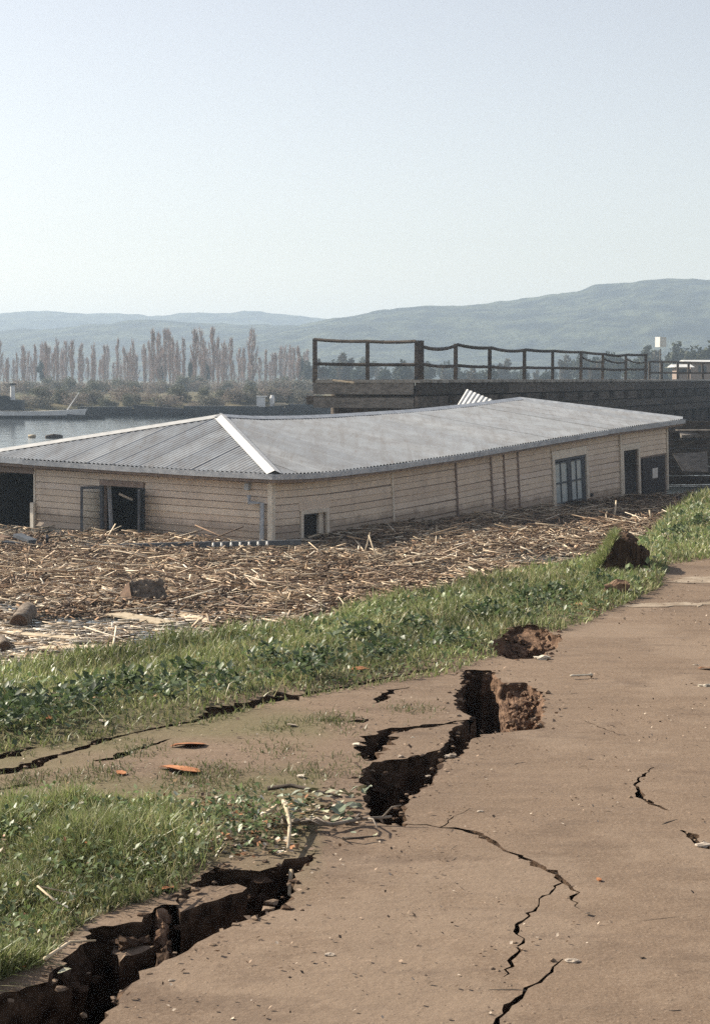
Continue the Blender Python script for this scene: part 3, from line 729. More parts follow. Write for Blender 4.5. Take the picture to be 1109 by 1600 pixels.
def sheets(colf, x0, x1, width, rows, fine=True, flip=False):
    n = max(1, round((x1 - x0) / width)); w = (x1 - x0) / n
    for i in range(n):
        u0, u1 = x0 + i * w, x0 + (i + 1) * w + (LAM * .75 if i < n - 1 else 0)
        m = max(3, int((u1 - u0) / (LAM / 4))) if fine else 2
        for r in range(rows):
            t0, t1 = r / rows, min(1, (r + 1) / rows + (.035 if r < rows - 1 else 0))
            V = []; lift = .012 * r + rnd.uniform(0, .006) + .003 * (i % 2); tilt = rnd.uniform(-.006, .006)
            hh = 0
            for j in range(m + 1):
                u = lerp(u0, u1, j / m); lo, hi = colf(u); cw = math.sin(2 * math.pi * u / LAM) * .019
                hh = max(hh, math.dist(lo, hi))
                for t in (t0, (t0 + t1) / 2, t1):
                    p = hipp(lo, hi, t); z = p[2] + (cw if fine else 0) + lift + .02 + tilt * (j / m - .5) - (.012 if t == t1 and r < rows - 1 else 0)
                    V.append(Wp(p[0], p[1], z))
            Fc = []
            for j in range(m):
                for q in (0, 1):
                    a = j * 3 + q; f = (a, a + 3, a + 4, a + 1); Fc.append(f[::-1] if flip else f)
            if hh < .12: continue
            mobj('corrugated_sheet', V, Fc, M['roof'], roof, True)
sheets(col_long, -OV, A_END, .78, 1)
sheets(col_end, -OV, B_END, .78, 1, flip=True)
sheets(col_back, -OV, A_END, 2.2, 1, False, flip=True)
sheets(col_right, -OV, B_END, 2.2, 1, False)
def cap(a, b, w, n, name, dz=.07, sag=None, mat=None):
    """folded ridge/hip flashing between plan points"""
    V = []; Fc = []; d = (Wp(*b) - Wp(*a)); s = Vector((-d.y, d.x, 0)).normalized()
    for i in range(n + 1):
        t = i / n; p = Wp(*hipp(a, b, t)) if sag is None else Wp(*sag(t))
        V += [p + s * w + Z * (dz - .05), p + Z * (dz + .025), p - s * w + Z * (dz - .05)]
    for i in range(n):
        for k in (0, 1): q = i * 3 + k; Fc.append((q, q + 1, q + 4, q + 3))
    mobj(name, V, Fc, mat or M['cap'], roof)
cap(c0, pA, .17, 4, 'hip_cap'); cap(c2, pA, .13, 4, 'hip_cap'); cap(c1, pB, .12, 4, 'hip_cap', mat=M['gutter']); cap(c3, pB, .12, 2, 'hip_cap', mat=M['gutter'])
cap(pA, pB, .15, 24, 'ridge_cap', sag=lambda t: (lerp(aA, aB, t), bR, zR(lerp(aA, aB, t))), mat=M['gutter'])
mobj('apex_cap', [Wp(aA - .25, bR, pA[2] + .03), Wp(aA, bR - .22, pA[2] + .02), Wp(aA + .25, bR, pA[2] + .05), Wp(aA, bR + .22, pA[2] + .02), Wp(aA, bR, pA[2] + .12)], [(0, 1, 4), (1, 2, 4), (2, 3, 4), (3, 0, 4)], M['cap'], roof)
# gutters, fascia and soffit along both visible eaves
def eave(pf, n, nrm, s0, s1, mg):
    for i in range(n):
        a, b = lerp(s0, s1, i / n), lerp(s0, s1, (i + 1) / n); m = 6; V = []; Fc = []
        g = rnd.uniform(-.006, .006)
        for j in range(m + 1):
            q = pf(lerp(a, b, j / m)) + Z * g
            V += [q + nrm * .0 + Z * .01, q + nrm * .10 + Z * .015, q + nrm * .085 - Z * .10, q + nrm * .0 - Z * .11]
        for j in range(m):
            for k in range(1, 4):
                p = j * 4; Fc.append((p + k, p + 4 + k, p + 4 + (k + 1) % 4, p + (k + 1) % 4))
        Fc += [(0, 1, 2, 3), (m * 4 + 3, m * 4 + 2, m * 4 + 1, m * 4)]
        mobj('gutter', V, Fc, mg, roof)
        V = []; Fc = []
        for j in range(m + 1):
            q = pf(lerp(a, b, j / m))
            V += [q - nrm * .004 - Z * .0, q - nrm * .004 - Z * .17, q - nrm * .03 - Z * .17, q - nrm * (OV + .05) - Z * .17]
        for j in range(m):
            for k in range(3): p = j * 4 + k; Fc.append((p, p + 4, p + 5, p + 1))
        mobj('fascia', V, Fc, M['soffit'], roof)
eave(lambda a: Wp(a, -OV, zF(a)), 12, NL, -OV + .0, A_END, M['gutter'])
eave(lambda b: Wp(-OV, b, zE(b)), 5, NE, -OV + .0, B_END, M['gutter'])
# downpipe with its swan-neck on the end wall beside the corner
dp = MB(); b0 = inv_e(414, 800)[0]; v0 = inv_e(414, 786)[1]; bx = inv_e(396, 786)[0]
dp.tube([PE(b0, VM, .10), PE(b0, v0, .10), PE(bx, v0, .14), PE(bx, v0 - .16, .14)], .05, 8)
dp.build('downpipe', M['gutter'], house, True)
slab('bracket', PE, inv_e(393, 760)[0] , inv_e(386, 760)[0], .18, .32, .02, .10, M['gutter'], house, 1)
# sheet of corrugated iron standing up behind the ridge
V = []; Fc = []
s0 = at_y(709, 641, 57.2); s1 = at_y(757, 652, 56.4); t0 = at_y(729, 608, 57.7); t1 = at_y(777, 628, 56.9)
for j in range(57):
    u = j / 56; cw = math.sin(j / 56 * 2 * math.pi * 8) * .035
    for t in (0, 1): V.append(lerp(lerp(s0, s1, u), lerp(t0, t1, u), t) + Vector((0.5, -.8, .1)) * cw)
for j in range(56): Fc.append((j * 2, j * 2 + 2, j * 2 + 3, j * 2 + 1))
tag(mobj('loose_corrugated_sheet', V, Fc, M['cap'], None, True), 'torn corrugated iron sheet standing up behind the roof ridge', 'metal sheet')
# fallen beam carrying a row of white insulators, lying along the foot of the end wall
def beamz(px): return at_y(px, np.interp(px, [60, 130, 250, 470], [858, 856, 853, 847]), np.interp(px, [60, 470], [36.8, 36.4]))
bm = bar('fallen_beam', beamz(128), beamz(330), .10, .12, M['dark_frame']); tag(bm, 'dark blue-grey beam lying on the debris under the open window', 'beam')
for px in (152, 165, 181, 194, 125):
    p = beamz(px) + Vector((0, -.09, -.06)); mb = MB(); mb.tube([p, p + Z * .045, p + Z * .05, p + Z * .09], [.022, .03, .02, .024], 8); mb.build('insulator', M['white'], bm, True)
bm2 = bar('fallen_beam', beamz(332), beamz(470), .09, .10, M['dark_frame']); tag(bm2, 'dark beam half buried in debris below the downpipe', 'beam')
for px in (334, 347, 362, 376, 390, 404, 418):
    p = beamz(px) + Vector((0, -.085, -.05)); mb = MB(); mb.tube([p, p + Z * .045, p + Z * .05, p + Z * .09], [.022, .03, .02, .024], 8); mb.build('insulator', M['white'], bm2, True)

# ------------------------------------------------------------------ the pier
PK = at_y(655, 598, 62.0); PD = Vector((.366, .93, 0)).normalized(); PN = Vector((-.93, .366, 0)).normalized()
ZD = PK.z
pier = empty('pier', (PK.x, PK.y, 0), 'dark timber pier with sagging post and rail fence behind the house', 'pier')
PWID = 3.55; PLEN = 82
def PP(w, e, z): return Vector((PK.x, PK.y, 0)) + PD * w + PN * e + Z * z
def pw(px):      # distance along the long side where pixel column px meets it
    u = (px - 554.5) / F * 1.0; d = ray(px, 560); r = d.x / d.y
    return (r * PK.y - PK.x) / (PD.x - r * PD.y)
def pe_(px):
    d = ray(px, 560); r = d.x / d.y; return (r * PK.y - PK.x) / (PN.x - r * PN.y)
pl = .26; n = 0; w = -.25
while w < PLEN:
    ww = pl if w < 34 else 2.6
    mobj('deck_plank', box_v(PP(w + ww / 2, PWID / 2 + rnd.uniform(-.06, .06), ZD + .05 + rnd.uniform(-.012, .012)), PD * (ww / 2 - .008), PN * (PWID / 2 + .16), Z * .05), BOXF, M['plank'], pier); w += ww
# stacked face timbers on the long side and on the end
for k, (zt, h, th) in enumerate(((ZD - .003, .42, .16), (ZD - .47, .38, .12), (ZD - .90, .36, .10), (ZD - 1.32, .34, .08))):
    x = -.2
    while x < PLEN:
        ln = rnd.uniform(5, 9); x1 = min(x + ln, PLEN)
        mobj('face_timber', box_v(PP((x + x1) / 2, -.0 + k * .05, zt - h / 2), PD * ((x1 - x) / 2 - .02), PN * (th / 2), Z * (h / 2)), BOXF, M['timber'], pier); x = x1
for k, (zt, h) in enumerate(((ZD - .003, .40), (ZD - .52, .36))):
    mobj('end_timber', box_v(PP(-.12 + .05 * k, PWID / 2 + .25, zt - h / 2), PN * (PWID / 2 + .1), PD * .08, Z * (h / 2)), BOXF, M['timber_grey'], pier)
mobj('end_timber', box_v(PP(.5, PWID / 2 + .1, ZD - 1.45), PN * (PWID / 2 - .1), PD * .06, Z * .12), BOXF, M['timber_grey'], pier)
for k in range(26):                                     # joist ends and cross beams under the deck
    mobj('cross_beam', box_v(PP(.15 + k * 3.1, PWID / 2 + (.35 if k == 0 else .1), ZD - .62), PN * (PWID / 2 + .35), PD * .13, Z * .15), BOXF, M['timber'], pier)
for k in range(16):
    for e in (.25, PWID - .25):
        mb = MB(); p = PP(.45 + k * 5.1, e, 0); mb.tube([p + Z * -1.6, p + Z * (ZD - .1)], [.19, .16], 9); mb.build('pile', M['timber'], pier, True)
# plank infill added further in, only to read as shade beneath the pier
for k in range(54):
    mobj('shade_plank', box_v(PP(6 + k * 1.4, .45 + rnd.uniform(-.03, .03), .9), PD * .69, PN * .03, Z * (ZD - 1.05)), BOXF, M['timber'], pier)
for k in range(14):
    mobj('shade_plank', box_v(PP(1.6 + rnd.uniform(-.02, .02), .2 + k * .26, .9), PN * .125, PD * .03, Z * (ZD - 1.05)), BOXF, M['timber'], pier)
for k in range(4):
    mobj('shade_plank', box_v(PP(1.7 + k * 1.4, .45, .9), PD * .69, PN * .03, Z * (ZD - 1.05)), BOXF, M['timber'], pier)
# rail fence
def postz(px, py): 
    w = pw(px); b = PP(w, .06, 0); return at_y(px, py, b.y).z
long_posts = [(660, 532, .17), (714, 537, .12), (767, 542, .12), (821, 545, .12), (865, 547, .11), (909, 549, .12), (943, 552, .12), (979, 553, .11), (1010, 553, .13)]
PR = []
for px, py, th in long_posts:
    w = pw(px); zt = postz(px, py); lean = rnd.uniform(-.03, .03)
    bar('post', PP(w, .06, ZD + .0), PP(w + lean, .06, zt), th, th, M['timber'], pier); PR.append((w, zt))
def rail(p0, p1, sag, th, n=7, mat=None):
    pts = [lerp(p0, p1, i / n) - Z * sag * (4 * (i / n) * (1 - i / n)) for i in range(n + 1)]
    mb = MB(); mb.tube(pts, th / 2, 5); return mb.build('rail', mat or M['timber'], pier)
sag = [.12, .05, .09, .03, .02, .02, .07, .02]
for i in range(len(PR) - 1):
    (wa, za), (wb, zb) = PR[i], PR[i + 1]
    rail(PP(wa, .0, za - (.22 if i == 0 else .04)), PP(wb, .0, zb - .04), sag[i], .13)
    rail(PP(wa, .0, lerp(ZD, za, .44)), PP(wb, .0, lerp(ZD, zb, .44)), sag[i] * .5, .12)
    if i >= 5: rail(PP(wa, .0, lerp(ZD, za, .8)), PP(wb, .0, lerp(ZD, zb, .72)), .12, .09)
end_posts = [(492, 529, .16), (574, 532, .14), (650, 532, .12)]
QE = []
for px, py, th in end_posts:
    e = pe_(px); b = PP(.0, e, 0); zt = at_y(px, py, b.y).z
    bar('post', PP(.0, e, ZD), PP(.0, e, zt), th, th, M['timber'], pier); QE.append((e, zt))
for i in range(2):
    (ea, za), (eb, zb) = QE[i], QE[i + 1]
    rail(PP(-.05, ea, za - .03), PP(-.05, eb, zb - .03), .03, .12)
    rail(PP(-.05, ea, lerp(ZD, za, .43)), PP(-.05, eb, lerp(ZD, zb, .43)), .01, .12)
# things lying on the pier's end
tag(bar('loose_plank', at_y(520, 594, 62.6), at_y(553, 598, 62.2), .10, .05, M['wood_pale']), 'pale splintered plank lying on the near end of the pier deck', 'plank')
# far railing of the shore beyond the pier
fr = empty('rail_fence', at_y(1060, 592, 118), 'thin distant rail fence on the shore right of the pier', 'fence')
yy = 118; prev = None
for k, px in enumerate((1014, 1033, 1058, 1075, 1097, 1122, 1150, 1180)):
    a = at_y(px, 593, yy); t = at_y(px, 565 + k * .4, yy)
    bar('post', a, t, .14, .14, M['timber'], fr)
    if prev:
        for f in (0.0, .62): 
            mb = MB(); mb.tube([lerp(prev[1], prev[0], f), lerp(t, a, f)], .06, 5); mb.build('rail', M['timber'], fr)
    prev = (a, t)
# timber bulkhead beside the right end of the house
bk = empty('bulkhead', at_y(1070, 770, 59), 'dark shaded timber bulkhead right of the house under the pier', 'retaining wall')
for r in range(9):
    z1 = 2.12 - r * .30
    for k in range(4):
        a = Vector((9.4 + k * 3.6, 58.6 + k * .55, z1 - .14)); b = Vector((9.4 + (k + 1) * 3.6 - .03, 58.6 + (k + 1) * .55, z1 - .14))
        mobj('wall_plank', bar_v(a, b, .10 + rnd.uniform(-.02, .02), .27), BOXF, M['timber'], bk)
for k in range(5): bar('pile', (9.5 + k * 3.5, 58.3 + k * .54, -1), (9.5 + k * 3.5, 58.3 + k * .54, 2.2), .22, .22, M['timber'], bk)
q = [at_y(1050, 709, 57.6), at_y(1104, 706, 57.6), at_y(1106, 738, 57.2), at_y(1066, 736, 57.2)]
tag(mobj('leaning_panel', q + [p + Vector((0, .05, 0)) for p in q], [(0, 3, 2, 1), (4, 5, 6, 7), (0, 1, 5, 4), (1, 2, 6, 5), (2, 3, 7, 6), (3, 0, 4, 7)], M['timber_grey']), 'grey slanted board panel leaning on the dark bulkhead', 'panel')
q = [at_y(1052, 663, 60), at_y(1160, 659, 63), at_y(1160, 676, 60.5), at_y(1064, 680, 58)]
tag(mobj('fallen_boards', q + [p + Vector((0, .05, -.1)) for p in q], [(0, 3, 2, 1), (4, 5, 6, 7), (0, 1, 5, 4), (1, 2, 6, 5), (2, 3, 7, 6), (3, 0, 4, 7)], M['timber_grey']), 'grey boards lying on top of the bulkhead by the roof corner', 'boards')

def roughen(o, amp, cuts=2, seed=1):
    import bmesh
    r = random.Random(seed); bm = bmesh.new(); bm.from_mesh(o.data)
    for k in range(cuts):
        bmesh.ops.subdivide_edges(bm, edges=bm.edges[:], cuts=1, use_grid_fill=True)
        for v in bm.verts: v.co += Vector((r.uniform(-1, 1), r.uniform(-1, 1), r.uniform(-1, 1))) * (amp / (k + 1))
    bm.to_mesh(o.data); bm.free(); return o
# ------------------------------------------------------------------ debris mat between bank and house
def wall_dist(x, y):
    """distance in front of the long wall (positive outside) and position along it"""
    dx, dy = x - C0.x, y - C0.y
    return dx * NL.x + dy * NL.y, dx * L.x + dy * L.y, dx * E.x + dy * E.y
def mat_h(x, y):
    d, t, b = wall_dist(x, y)
    z = .045 + .10 * fbm(x * .55, y * .55, 101, 4) + .05 * fbm(x * 4, y * 4, 105, 3)
    m = sstep(1.5, 15, t) * np.exp(-np.clip(d, 0, 99) / 5.0)
    z = z + m * (.03 + .12 * fbm(x * .7, y * .7, 108, 3))
    z = z - .085 * np.exp(-np.abs(np.minimum(t, 0)) / 4.0) * sstep(2.5, 0, t)
    # thin and awash in the lower left, towards the open water
    thin = sstep(30, 23, y + .55 * (x + 3)) * sstep(1.0, -2.2, x)
    z = z - thin * (.10 + .16 * fbm(x * .9, y * .7, 111, 3))
    yk = y_crest(x); z = z + .25 * sstep(5, 0, y - yk) * sstep(0, 3, x)
    return z
xs = np.arange(-14, 13, .14); ys = np.arange(11.5, 54, .16)
X, Y = np.meshgrid(xs, ys); Zm = mat_h(X, Y) + rng.uniform(-.03, .03, X.shape)
d_, t_, b_ = wall_dist(X, Y)
inside = (d_ < -.35) & (t_ > .25) | (X < -.26 * Y - 3.5) & (Y > 36)
far_ = (t_ < .2) & (b_ > 9.5)
V = np.column_stack([X.ravel(), Y.ravel(), Zm.ravel()]); nx = len(xs); T = []
okv = ~(inside | far_)
for j in range(len(ys) - 1):
    i = np.arange(nx - 1); k = okv[j, :-1] & okv[j + 1, 1:]; a = (j * nx + i)[k]
    T.append(np.column_stack([a, a + 1, a + nx + 1])); T.append(np.column_stack([a, a + nx + 1, a + nx]))
mat_o = tri_mesh('debris_mat', V, np.concatenate(T), M['rubble'])
tag(mat_o, 'brown mat of floating reeds, bark and rubbish between bank and house', 'debris', kind='stuff')
def sticks(name, n, xy, zfun, len_rng, rad_rng, pal, tilt, mat, align=None, lift=.02):
    x, y = xy; n = len(x); z = zfun(x, y) + rng.uniform(-.3, 1, n) * lift
    ln = rng.uniform(*len_rng, n) * rng.uniform(.5, 1.0, n); r = rng.uniform(*rad_rng, n)
    th = rng.uniform(0, 2 * np.pi, n)
    if align is not None: th = np.where(rng.random(n) < align, rng.normal(.15, .35, n) + np.pi * (rng.random(n) < .5), th)
    ph = rng.normal(0, tilt, n)
    d = np.column_stack([np.cos(th) * np.cos(ph), np.sin(th) * np.cos(ph), np.sin(ph)])
    z = z + np.abs(np.sin(ph)) * ln * .5
    s = np.column_stack([-np.sin(th), np.cos(th), np.zeros(n)]); u = np.cross(d, s)
    c = np.column_stack([x, y, z])
    V = np.zeros((n, 6, 3)); flat = rng.uniform(.45, 1, n)
    bend = rng.normal(0, .08, n) * ln
    for e in range(2):
        p = c + d * (ln * (e - .5))[:, None] + s * (bend * (e - .5))[:, None]; rr = r * (1 if e == 0 else .75)
        for q in range(3):
            a = 2 * np.pi * q / 3 + .5
            V[:, e * 3 + q] = p + s * (np.cos(a) * rr)[:, None] + u * (np.sin(a) * rr * flat)[:, None]
    base = (np.arange(n) * 6)[:, None, None]
    tri = np.array([(0, 1, 4), (0, 4, 3), (1, 2, 5), (1, 5, 4), (2, 0, 3), (2, 3, 5), (0, 2, 1), (3, 4, 5)])[None]
    T = (base + tri).reshape(-1, 3)
    pal = np.array(pal); ci = pal[rng.choice(len(pal), n)] * rng.uniform(.65, 1.25, n)[:, None]
    o = tri_mesh(name, V.reshape(-1, 3), T, mat, np.repeat(ci, 6, axis=0)); return o
def mat_points(n, dens=None):
    y = rng.uniform(12.5, 53, n * 6); x = rng.uniform(-1, 1, n * 6) * (y * .23 + 1.2)
    d, t, b = wall_dist(x, y)
    k = ((d > -.15) | (t < -.1)) & (y > y_crest(x) + .6) & ~((t < -.05) & (b > 10)) & ~((x < -.2 * y - .6) & (y > 37.5))
    if dens is not None: k &= rng.random(len(x)) < dens(x, y)
    x, y = x[k][:n], y[k][:n]; return x, y
STRAW = [(.60, .47, .33), (.72, .60, .45), (.46, .345, .24), (.80, .71, .57), (.34, .24, .165), (.64, .51, .38), (.18, .125, .092), (.28, .19, .13)]
BARK = [(.17, .115, .078), (.11, .075, .052), (.24, .165, .11), (.30, .19, .115), (.075, .052, .038), (.33, .26, .19)]
def clump(x, y): return np.clip(.62 + 1.25 * fbm(x * .45, y * .45, 121, 4), .05, 1)
def clump2(x, y): return np.clip(.55 - 1.2 * fbm(x * .45, y * .45, 121, 4), .05, 1)
tag(sticks('bark_chips', 0, mat_points(42000, clump2), mat_h, (.06, .28), (.008, .028), BARK, .25, M['reed'], None, .06), 'small dark bark chips and twigs strewn over the debris mat', 'bark chips', kind='stuff')
tag(sticks('broken_reeds', 0, mat_points(42000, clump), mat_h, (.12, .55), (.007, .021), STRAW, .14, M['reed'], .45, .06), 'countless short broken straw-coloured reeds strewn over the debris mat', 'reeds', kind='stuff')
tag(sticks('long_reeds', 0, mat_points(2300, clump), mat_h, (.6, 1.5), (.010, .024), STRAW, .12, M['reed'], .4, .10), 'longer pale reed stalks lying across the debris mat', 'reeds', kind='stuff')
# pale scum awash at the near edge of the mat, lower left
def thinz(x, y): return np.maximum(mat_h(x, y), .012)
xa, ya = mat_points(60000, lambda x, y: (.06 + sstep(32, 25, y + .55 * (x + 3)) * sstep(1.5, -1.5, x)) * np.clip(.5 + 1.6 * fbm(x * .7, y * .5, 131, 3), 0, 1))
tag(sticks('bleached_flotsam', 0, (xa[:16000], ya[:16000]), thinz, (.08, .5), (.008, .022), [(.72, .64, .54), (.78, .72, .64), (.62, .52, .40), (.70, .62, .52), (.45, .34, .24)], .06, M['reed'], .6, .03), 'bleached flotsam floating at the near edge of the mat', 'flotsam', kind='stuff')
# the stalks and boards that stand out, one by one
def mp(px, py, dz=0.0):
    p = at_z(px, py, .12)
    for _ in range(6): p = at_z(px, py, float(mat_h(np.array([p.x]), np.array([p.y]))[0]))
    return p + Z * dz
def stick_obj(name, p0, p1, w, mat, bend=0):
    mb = MB(); m = lerp(p0, p1, .5) + Z * bend + Vector((rnd.uniform(-.03, .03), 0, 0))
    mb.tube([p0, m, p1], [w, w * .9, w * .7], 6); return mb.build(name, mat, None, True)
up = [((566, 868), (578, 832), 'upright split reed with forked top standing in the debris', .018), ((592, 880), (576, 836), 'slanting reed crossing the upright one in the debris', .018), ((618, 848), (600, 885), 'thin slanting reed right of the crossed pair', .014),
      ((683, 838), (682, 820), 'short upright peg in the shaded debris below the long wall', .018), ((706, 813), (736, 832), 'pale stalk leaning out of the shade below the wall battens', .02), ((958, 810), (962, 782), 'brown stake upright in the mud near the dark door', .03),
      ((942, 812), (948, 800), 'short pale stake beside the brown stake', .03), ((1014, 812), (1014, 797), 'reddish stub standing at the edge of the right grass patch', .035), ((922, 822), (957, 845), 'pale stalk lying towards the upturned sod', .02),
      ((930, 800), (905, 828), 'bent stalk leaning left below the french door', .016), ((448, 880), (452, 852), 'thin upright stem left of the low window', .01), ((448, 1010), (450, 900), 'tall thin dry stem rising over the near debris', .006)]
for a, b, lab, w in up:
    p0 = mp(*a, -.05); p1 = at_y(*b, p0.y + rnd.uniform(.05, .25)); tag(stick_obj('stalk', p0, p1, w, M['wood_pale']), lab, 'stalk')
SL = ['pale stalk lying below the low square window', 'thin pale stalk just left of the downpipe foot', 'short thick stalk slanting below the end wall middle', 'slanting stalk right below the low window', 'stalk propped on the fallen beam under the end wall', 'short stalk touching the low window sill corner', 'steep slanting stalk right of the low window', 'stalk slanting down right in the middle of the debris', 'stalk crossing the slanting one in mid debris', 'level stalk right of the crossed upright reeds', 'long level stalk above the split log', 'stalk slanting up left of the split log', 'short stalk at far left of the debris', 'thick stalk at the left edge below the porch', 'pale stalk lying across the left fallen beam', 'pale stick below the lit boards left of the window', 'thin stalk lying just above the middle grass', 'thin stalk level with the wall battens, near the grass', 'stalk near the shade edge below the french door', 'short stalk slanting down below the french door', 'stalk slanting up right of the split log', 'long thin stalk above the grass, lower middle', 'short steep stalk in mid debris left of centre', 'short stalk below the narrow wall battens', 'thin stalk left of the upturned sod', 'long stalk reaching the right grass patch', 'tiny stalk above the grass below the pale board', 'stalk lying by the water patch right of the boards']
flat = [((470, 846), (512, 837), .028), ((385, 856), (440, 848), .02), ((330, 850), (356, 866), .028), ((520, 838), (560, 862), .024), ((255, 852), (292, 842), .02), ((430, 850), (470, 846), .025), ((545, 836), (575, 872), .02), ((640, 905), (690, 930), .022), ((690, 905), (660, 945), .018), ((585, 870), (640, 858), .02),
        ((120, 905), (200, 912), .02), ((70, 905), (130, 888), .018), ((40, 885), (18, 868), .02), ((2, 862), (20, 882), .03), ((160, 855), (198, 856), .03), ((86, 846), (132, 842), .03), ((540, 950), (610, 930), .016), ((720, 905), (790, 890), .018), ((820, 860), (885, 852), .018), ((860, 845), (900, 868), .02), ((300, 905), (350, 890), .018), ((360, 930), (440, 922), .018), ((470, 905), (500, 880), .016), ((760, 870), (800, 850), .016), ((840, 880), (900, 862), .016), ((950, 832), (1020, 828), .02), ((255, 985), (275, 965), .012), ((270, 1000), (330, 992), .016)]
for k, (a, b, w) in enumerate(flat):
    tag(stick_obj('reed_stalk', mp(*a, w), mp(*b, w + .02), w, M['wood_pale'], .03), SL[k], 'stalk', 'pale stalks lying on the debris')
pl_ = [((140, 882), (205, 884), .16), ((180, 978), (262, 986), .30), ((5, 1008), (120, 1010), .22), ((60, 1024), (175, 1026), .22), ((280, 968), (340, 980), .16), ((640, 932), (680, 936), .14), ((590, 890), (660, 884), .1)]
labs = ['short grey board on the debris left of the split log', 'wide pale board floating below the split log', 'long bleached board floating in front of the round log', 'bleached board floating nearest the grass at lower left', 'pale board among debris right of the water patch', 'small white board in debris above the grass band', 'thin pale lath on the middle of the debris mat']
for (a, b, w), lb in zip(pl_, labs):
    p0, p1 = mp(*a), mp(*b); p0.z = max(p0.z, .0) + .035; p1.z = max(p1.z, .0) + .04
    tag(bar('board', p0, p1, w, .025, M['wood_pale']), lb, 'board')
# split log chunk and sawn round log
def log_chunk():
    p = mp(224, 938, -.02); ax = Vector((.80, .60, .05)).normalized(); sd = Vector((-.6, .8, 0)); c = p + Z * .02
    prof = [(-.30, -.06), (-.18, .08), (-.06, .22), (.03, .31), (.12, .25), (.22, .08), (.27, -.06)]; V = []; n = len(prof)
    for k, e in enumerate((-.30, -.1, .12, .34)):
        sc = (1, 1.04, .97, .9)[k]
        for a, b in prof: V.append(c + ax * (e + (b * .35 if k == 0 else 0) + rnd.uniform(-.012, .012)) + sd * a * sc + Z * (b * sc + rnd.uniform(-.01, .01)))
    Fc = [tuple(range(n)), tuple(range(4 * n - 1, 3 * n - 1, -1))]
    for q in range(3): Fc += [(q * n + i, (q + 1) * n + i, (q + 1) * n + (i + 1) % n, q * n + (i + 1) % n) for i in range(n)]
    o = roughen(mobj('split_log', V, Fc, M['bark']), .03, 3); mobj('cut_face', [v - ax * .035 for v in V[:n]], [tuple(range(n))], M['cut_wood'], o)
    tag(o, 'grey split log chunk with brown cut face lying on the debris', 'log')
log_chunk()
def round_log(px, py, r, ln, d, lab, name='sawn_log'):
    p = mp(px, py); p.z = max(p.z, .02) + r * .55; d = Vector(d).normalized(); n = 16; mb = MB()
    pts = [p + d * (ln * i / 6) for i in range(7)]; mb.tube(pts, [r * rnd.uniform(.94, 1.06) for _ in pts], n); o = mb.build(name, M['bark'], None, True)
    e = MB(); e.tube([p - d * .012, p + d * .01], [r * .92, r * .93], n); e.build('cut_face', M['log_end'], o)
    tag(o, lab, 'log')
round_log(30, 998, .13, .95, (-.04, 1, .06), 'round sawn log with dark end at the left edge')
round_log(8, 1026, .08, .5, (-.3, 1, .03), 'small log stub at the left edge below the sawn log')
# rubble at the foot of the open porch
for a, b, w, lb in (((28, 836), (52, 846), .22, 'grey slab tilted at the foot of the dark porch'), ((4, 848), (60, 852), .25, 'dark plank lying in front of the porch'), ((75, 862), (74, 838), .06, 'short dark post standing at the porch corner'), ((0, 838), (12, 842), .14, 'orange-brown board lying at the far left edge of the porch')):
    p0, p1 = at_y(*a, 37.6), at_y(*b, 37.2)
    tag(bar('rubble_piece', p0, p1, w, .07, M['dark_frame'] if 'dark' in lb else (M['cut_wood'] if 'orange' in lb else M['timber_grey'])), lb, 'rubble')

# ------------------------------------------------------------------ grass and weeds
def blades(name, x, y, z, h, w, cols, lean=.5, segs=True, curl=.35):
    n = len(x); th = rng.uniform(0, 2 * np.pi, n); le = np.abs(rng.normal(0, lean, n))
    d = np.column_stack([np.cos(th) * np.sin(le), np.sin(th) * np.sin(le), np.cos(le)])
    tw = rng.uniform(0, 2 * np.pi, n); s = np.column_stack([np.cos(tw), np.sin(tw), np.zeros(n)]) * w[:, None] / 2
    p = np.column_stack([x, y, z]); dn = np.column_stack([np.cos(th), np.sin(th), -np.ones(n) * .6]) * (curl * h * rng.uniform(0, 1, n))[:, None]
    m = p + d * (h * .55)[:, None]; t = p + d * h[:, None] + dn
    V = np.stack([p - s, p + s, m - s * .85, m + s * .85, t], 1)
    T = (np.arange(n) * 5)[:, None, None] + np.array([(0, 1, 3), (0, 3, 2), (2, 3, 4)])[None]
    shade = np.array([.7, .7, 1, 1, 1.12])[None, :, None]
    C = np.clip(cols[:, None, :] * (shade * 0 + 1), 0, 1)
    return V.reshape(-1, 3), T.reshape(-1, 3), C.reshape(-1, 3)
def leaves(x, y, z, size, cols, flat=.6):
    """small folded leaves"""
    n = len(x); th = rng.uniform(0, 2 * np.pi, n); el = rng.normal(.35, flat, n)
    d = np.column_stack([np.cos(th) * np.cos(el), np.sin(th) * np.cos(el), np.sin(el)]); s = np.column_stack([-np.sin(th), np.cos(th), rng.normal(0, .4, n)])
    s /= np.linalg.norm(s, axis=1)[:, None]; up_ = np.cross(d, s)
    p = np.column_stack([x, y, z]); sz = size[:, None]
    V = np.stack([p, p + d * sz * .45 + s * sz * .36 + up_ * sz * .08, p + d * sz, p + d * sz * .45 - s * sz * .36 + up_ * sz * .08, p + d * sz * .5], 1)
    T = (np.arange(n) * 5)[:, None, None] + np.array([(0, 1, 4), (1, 2, 4), (2, 3, 4), (3, 0, 4)])[None]
    return V.reshape(-1, 3), T.reshape(-1, 3), np.repeat(cols, 5, axis=0)
def join(parts):
    V, T, C, o = [], [], [], 0
    for v, t, c in parts: V.append(v); T.append(t + o); C.append(c); o += len(v)
    return np.concatenate(V), np.concatenate(T), np.concatenate(C)
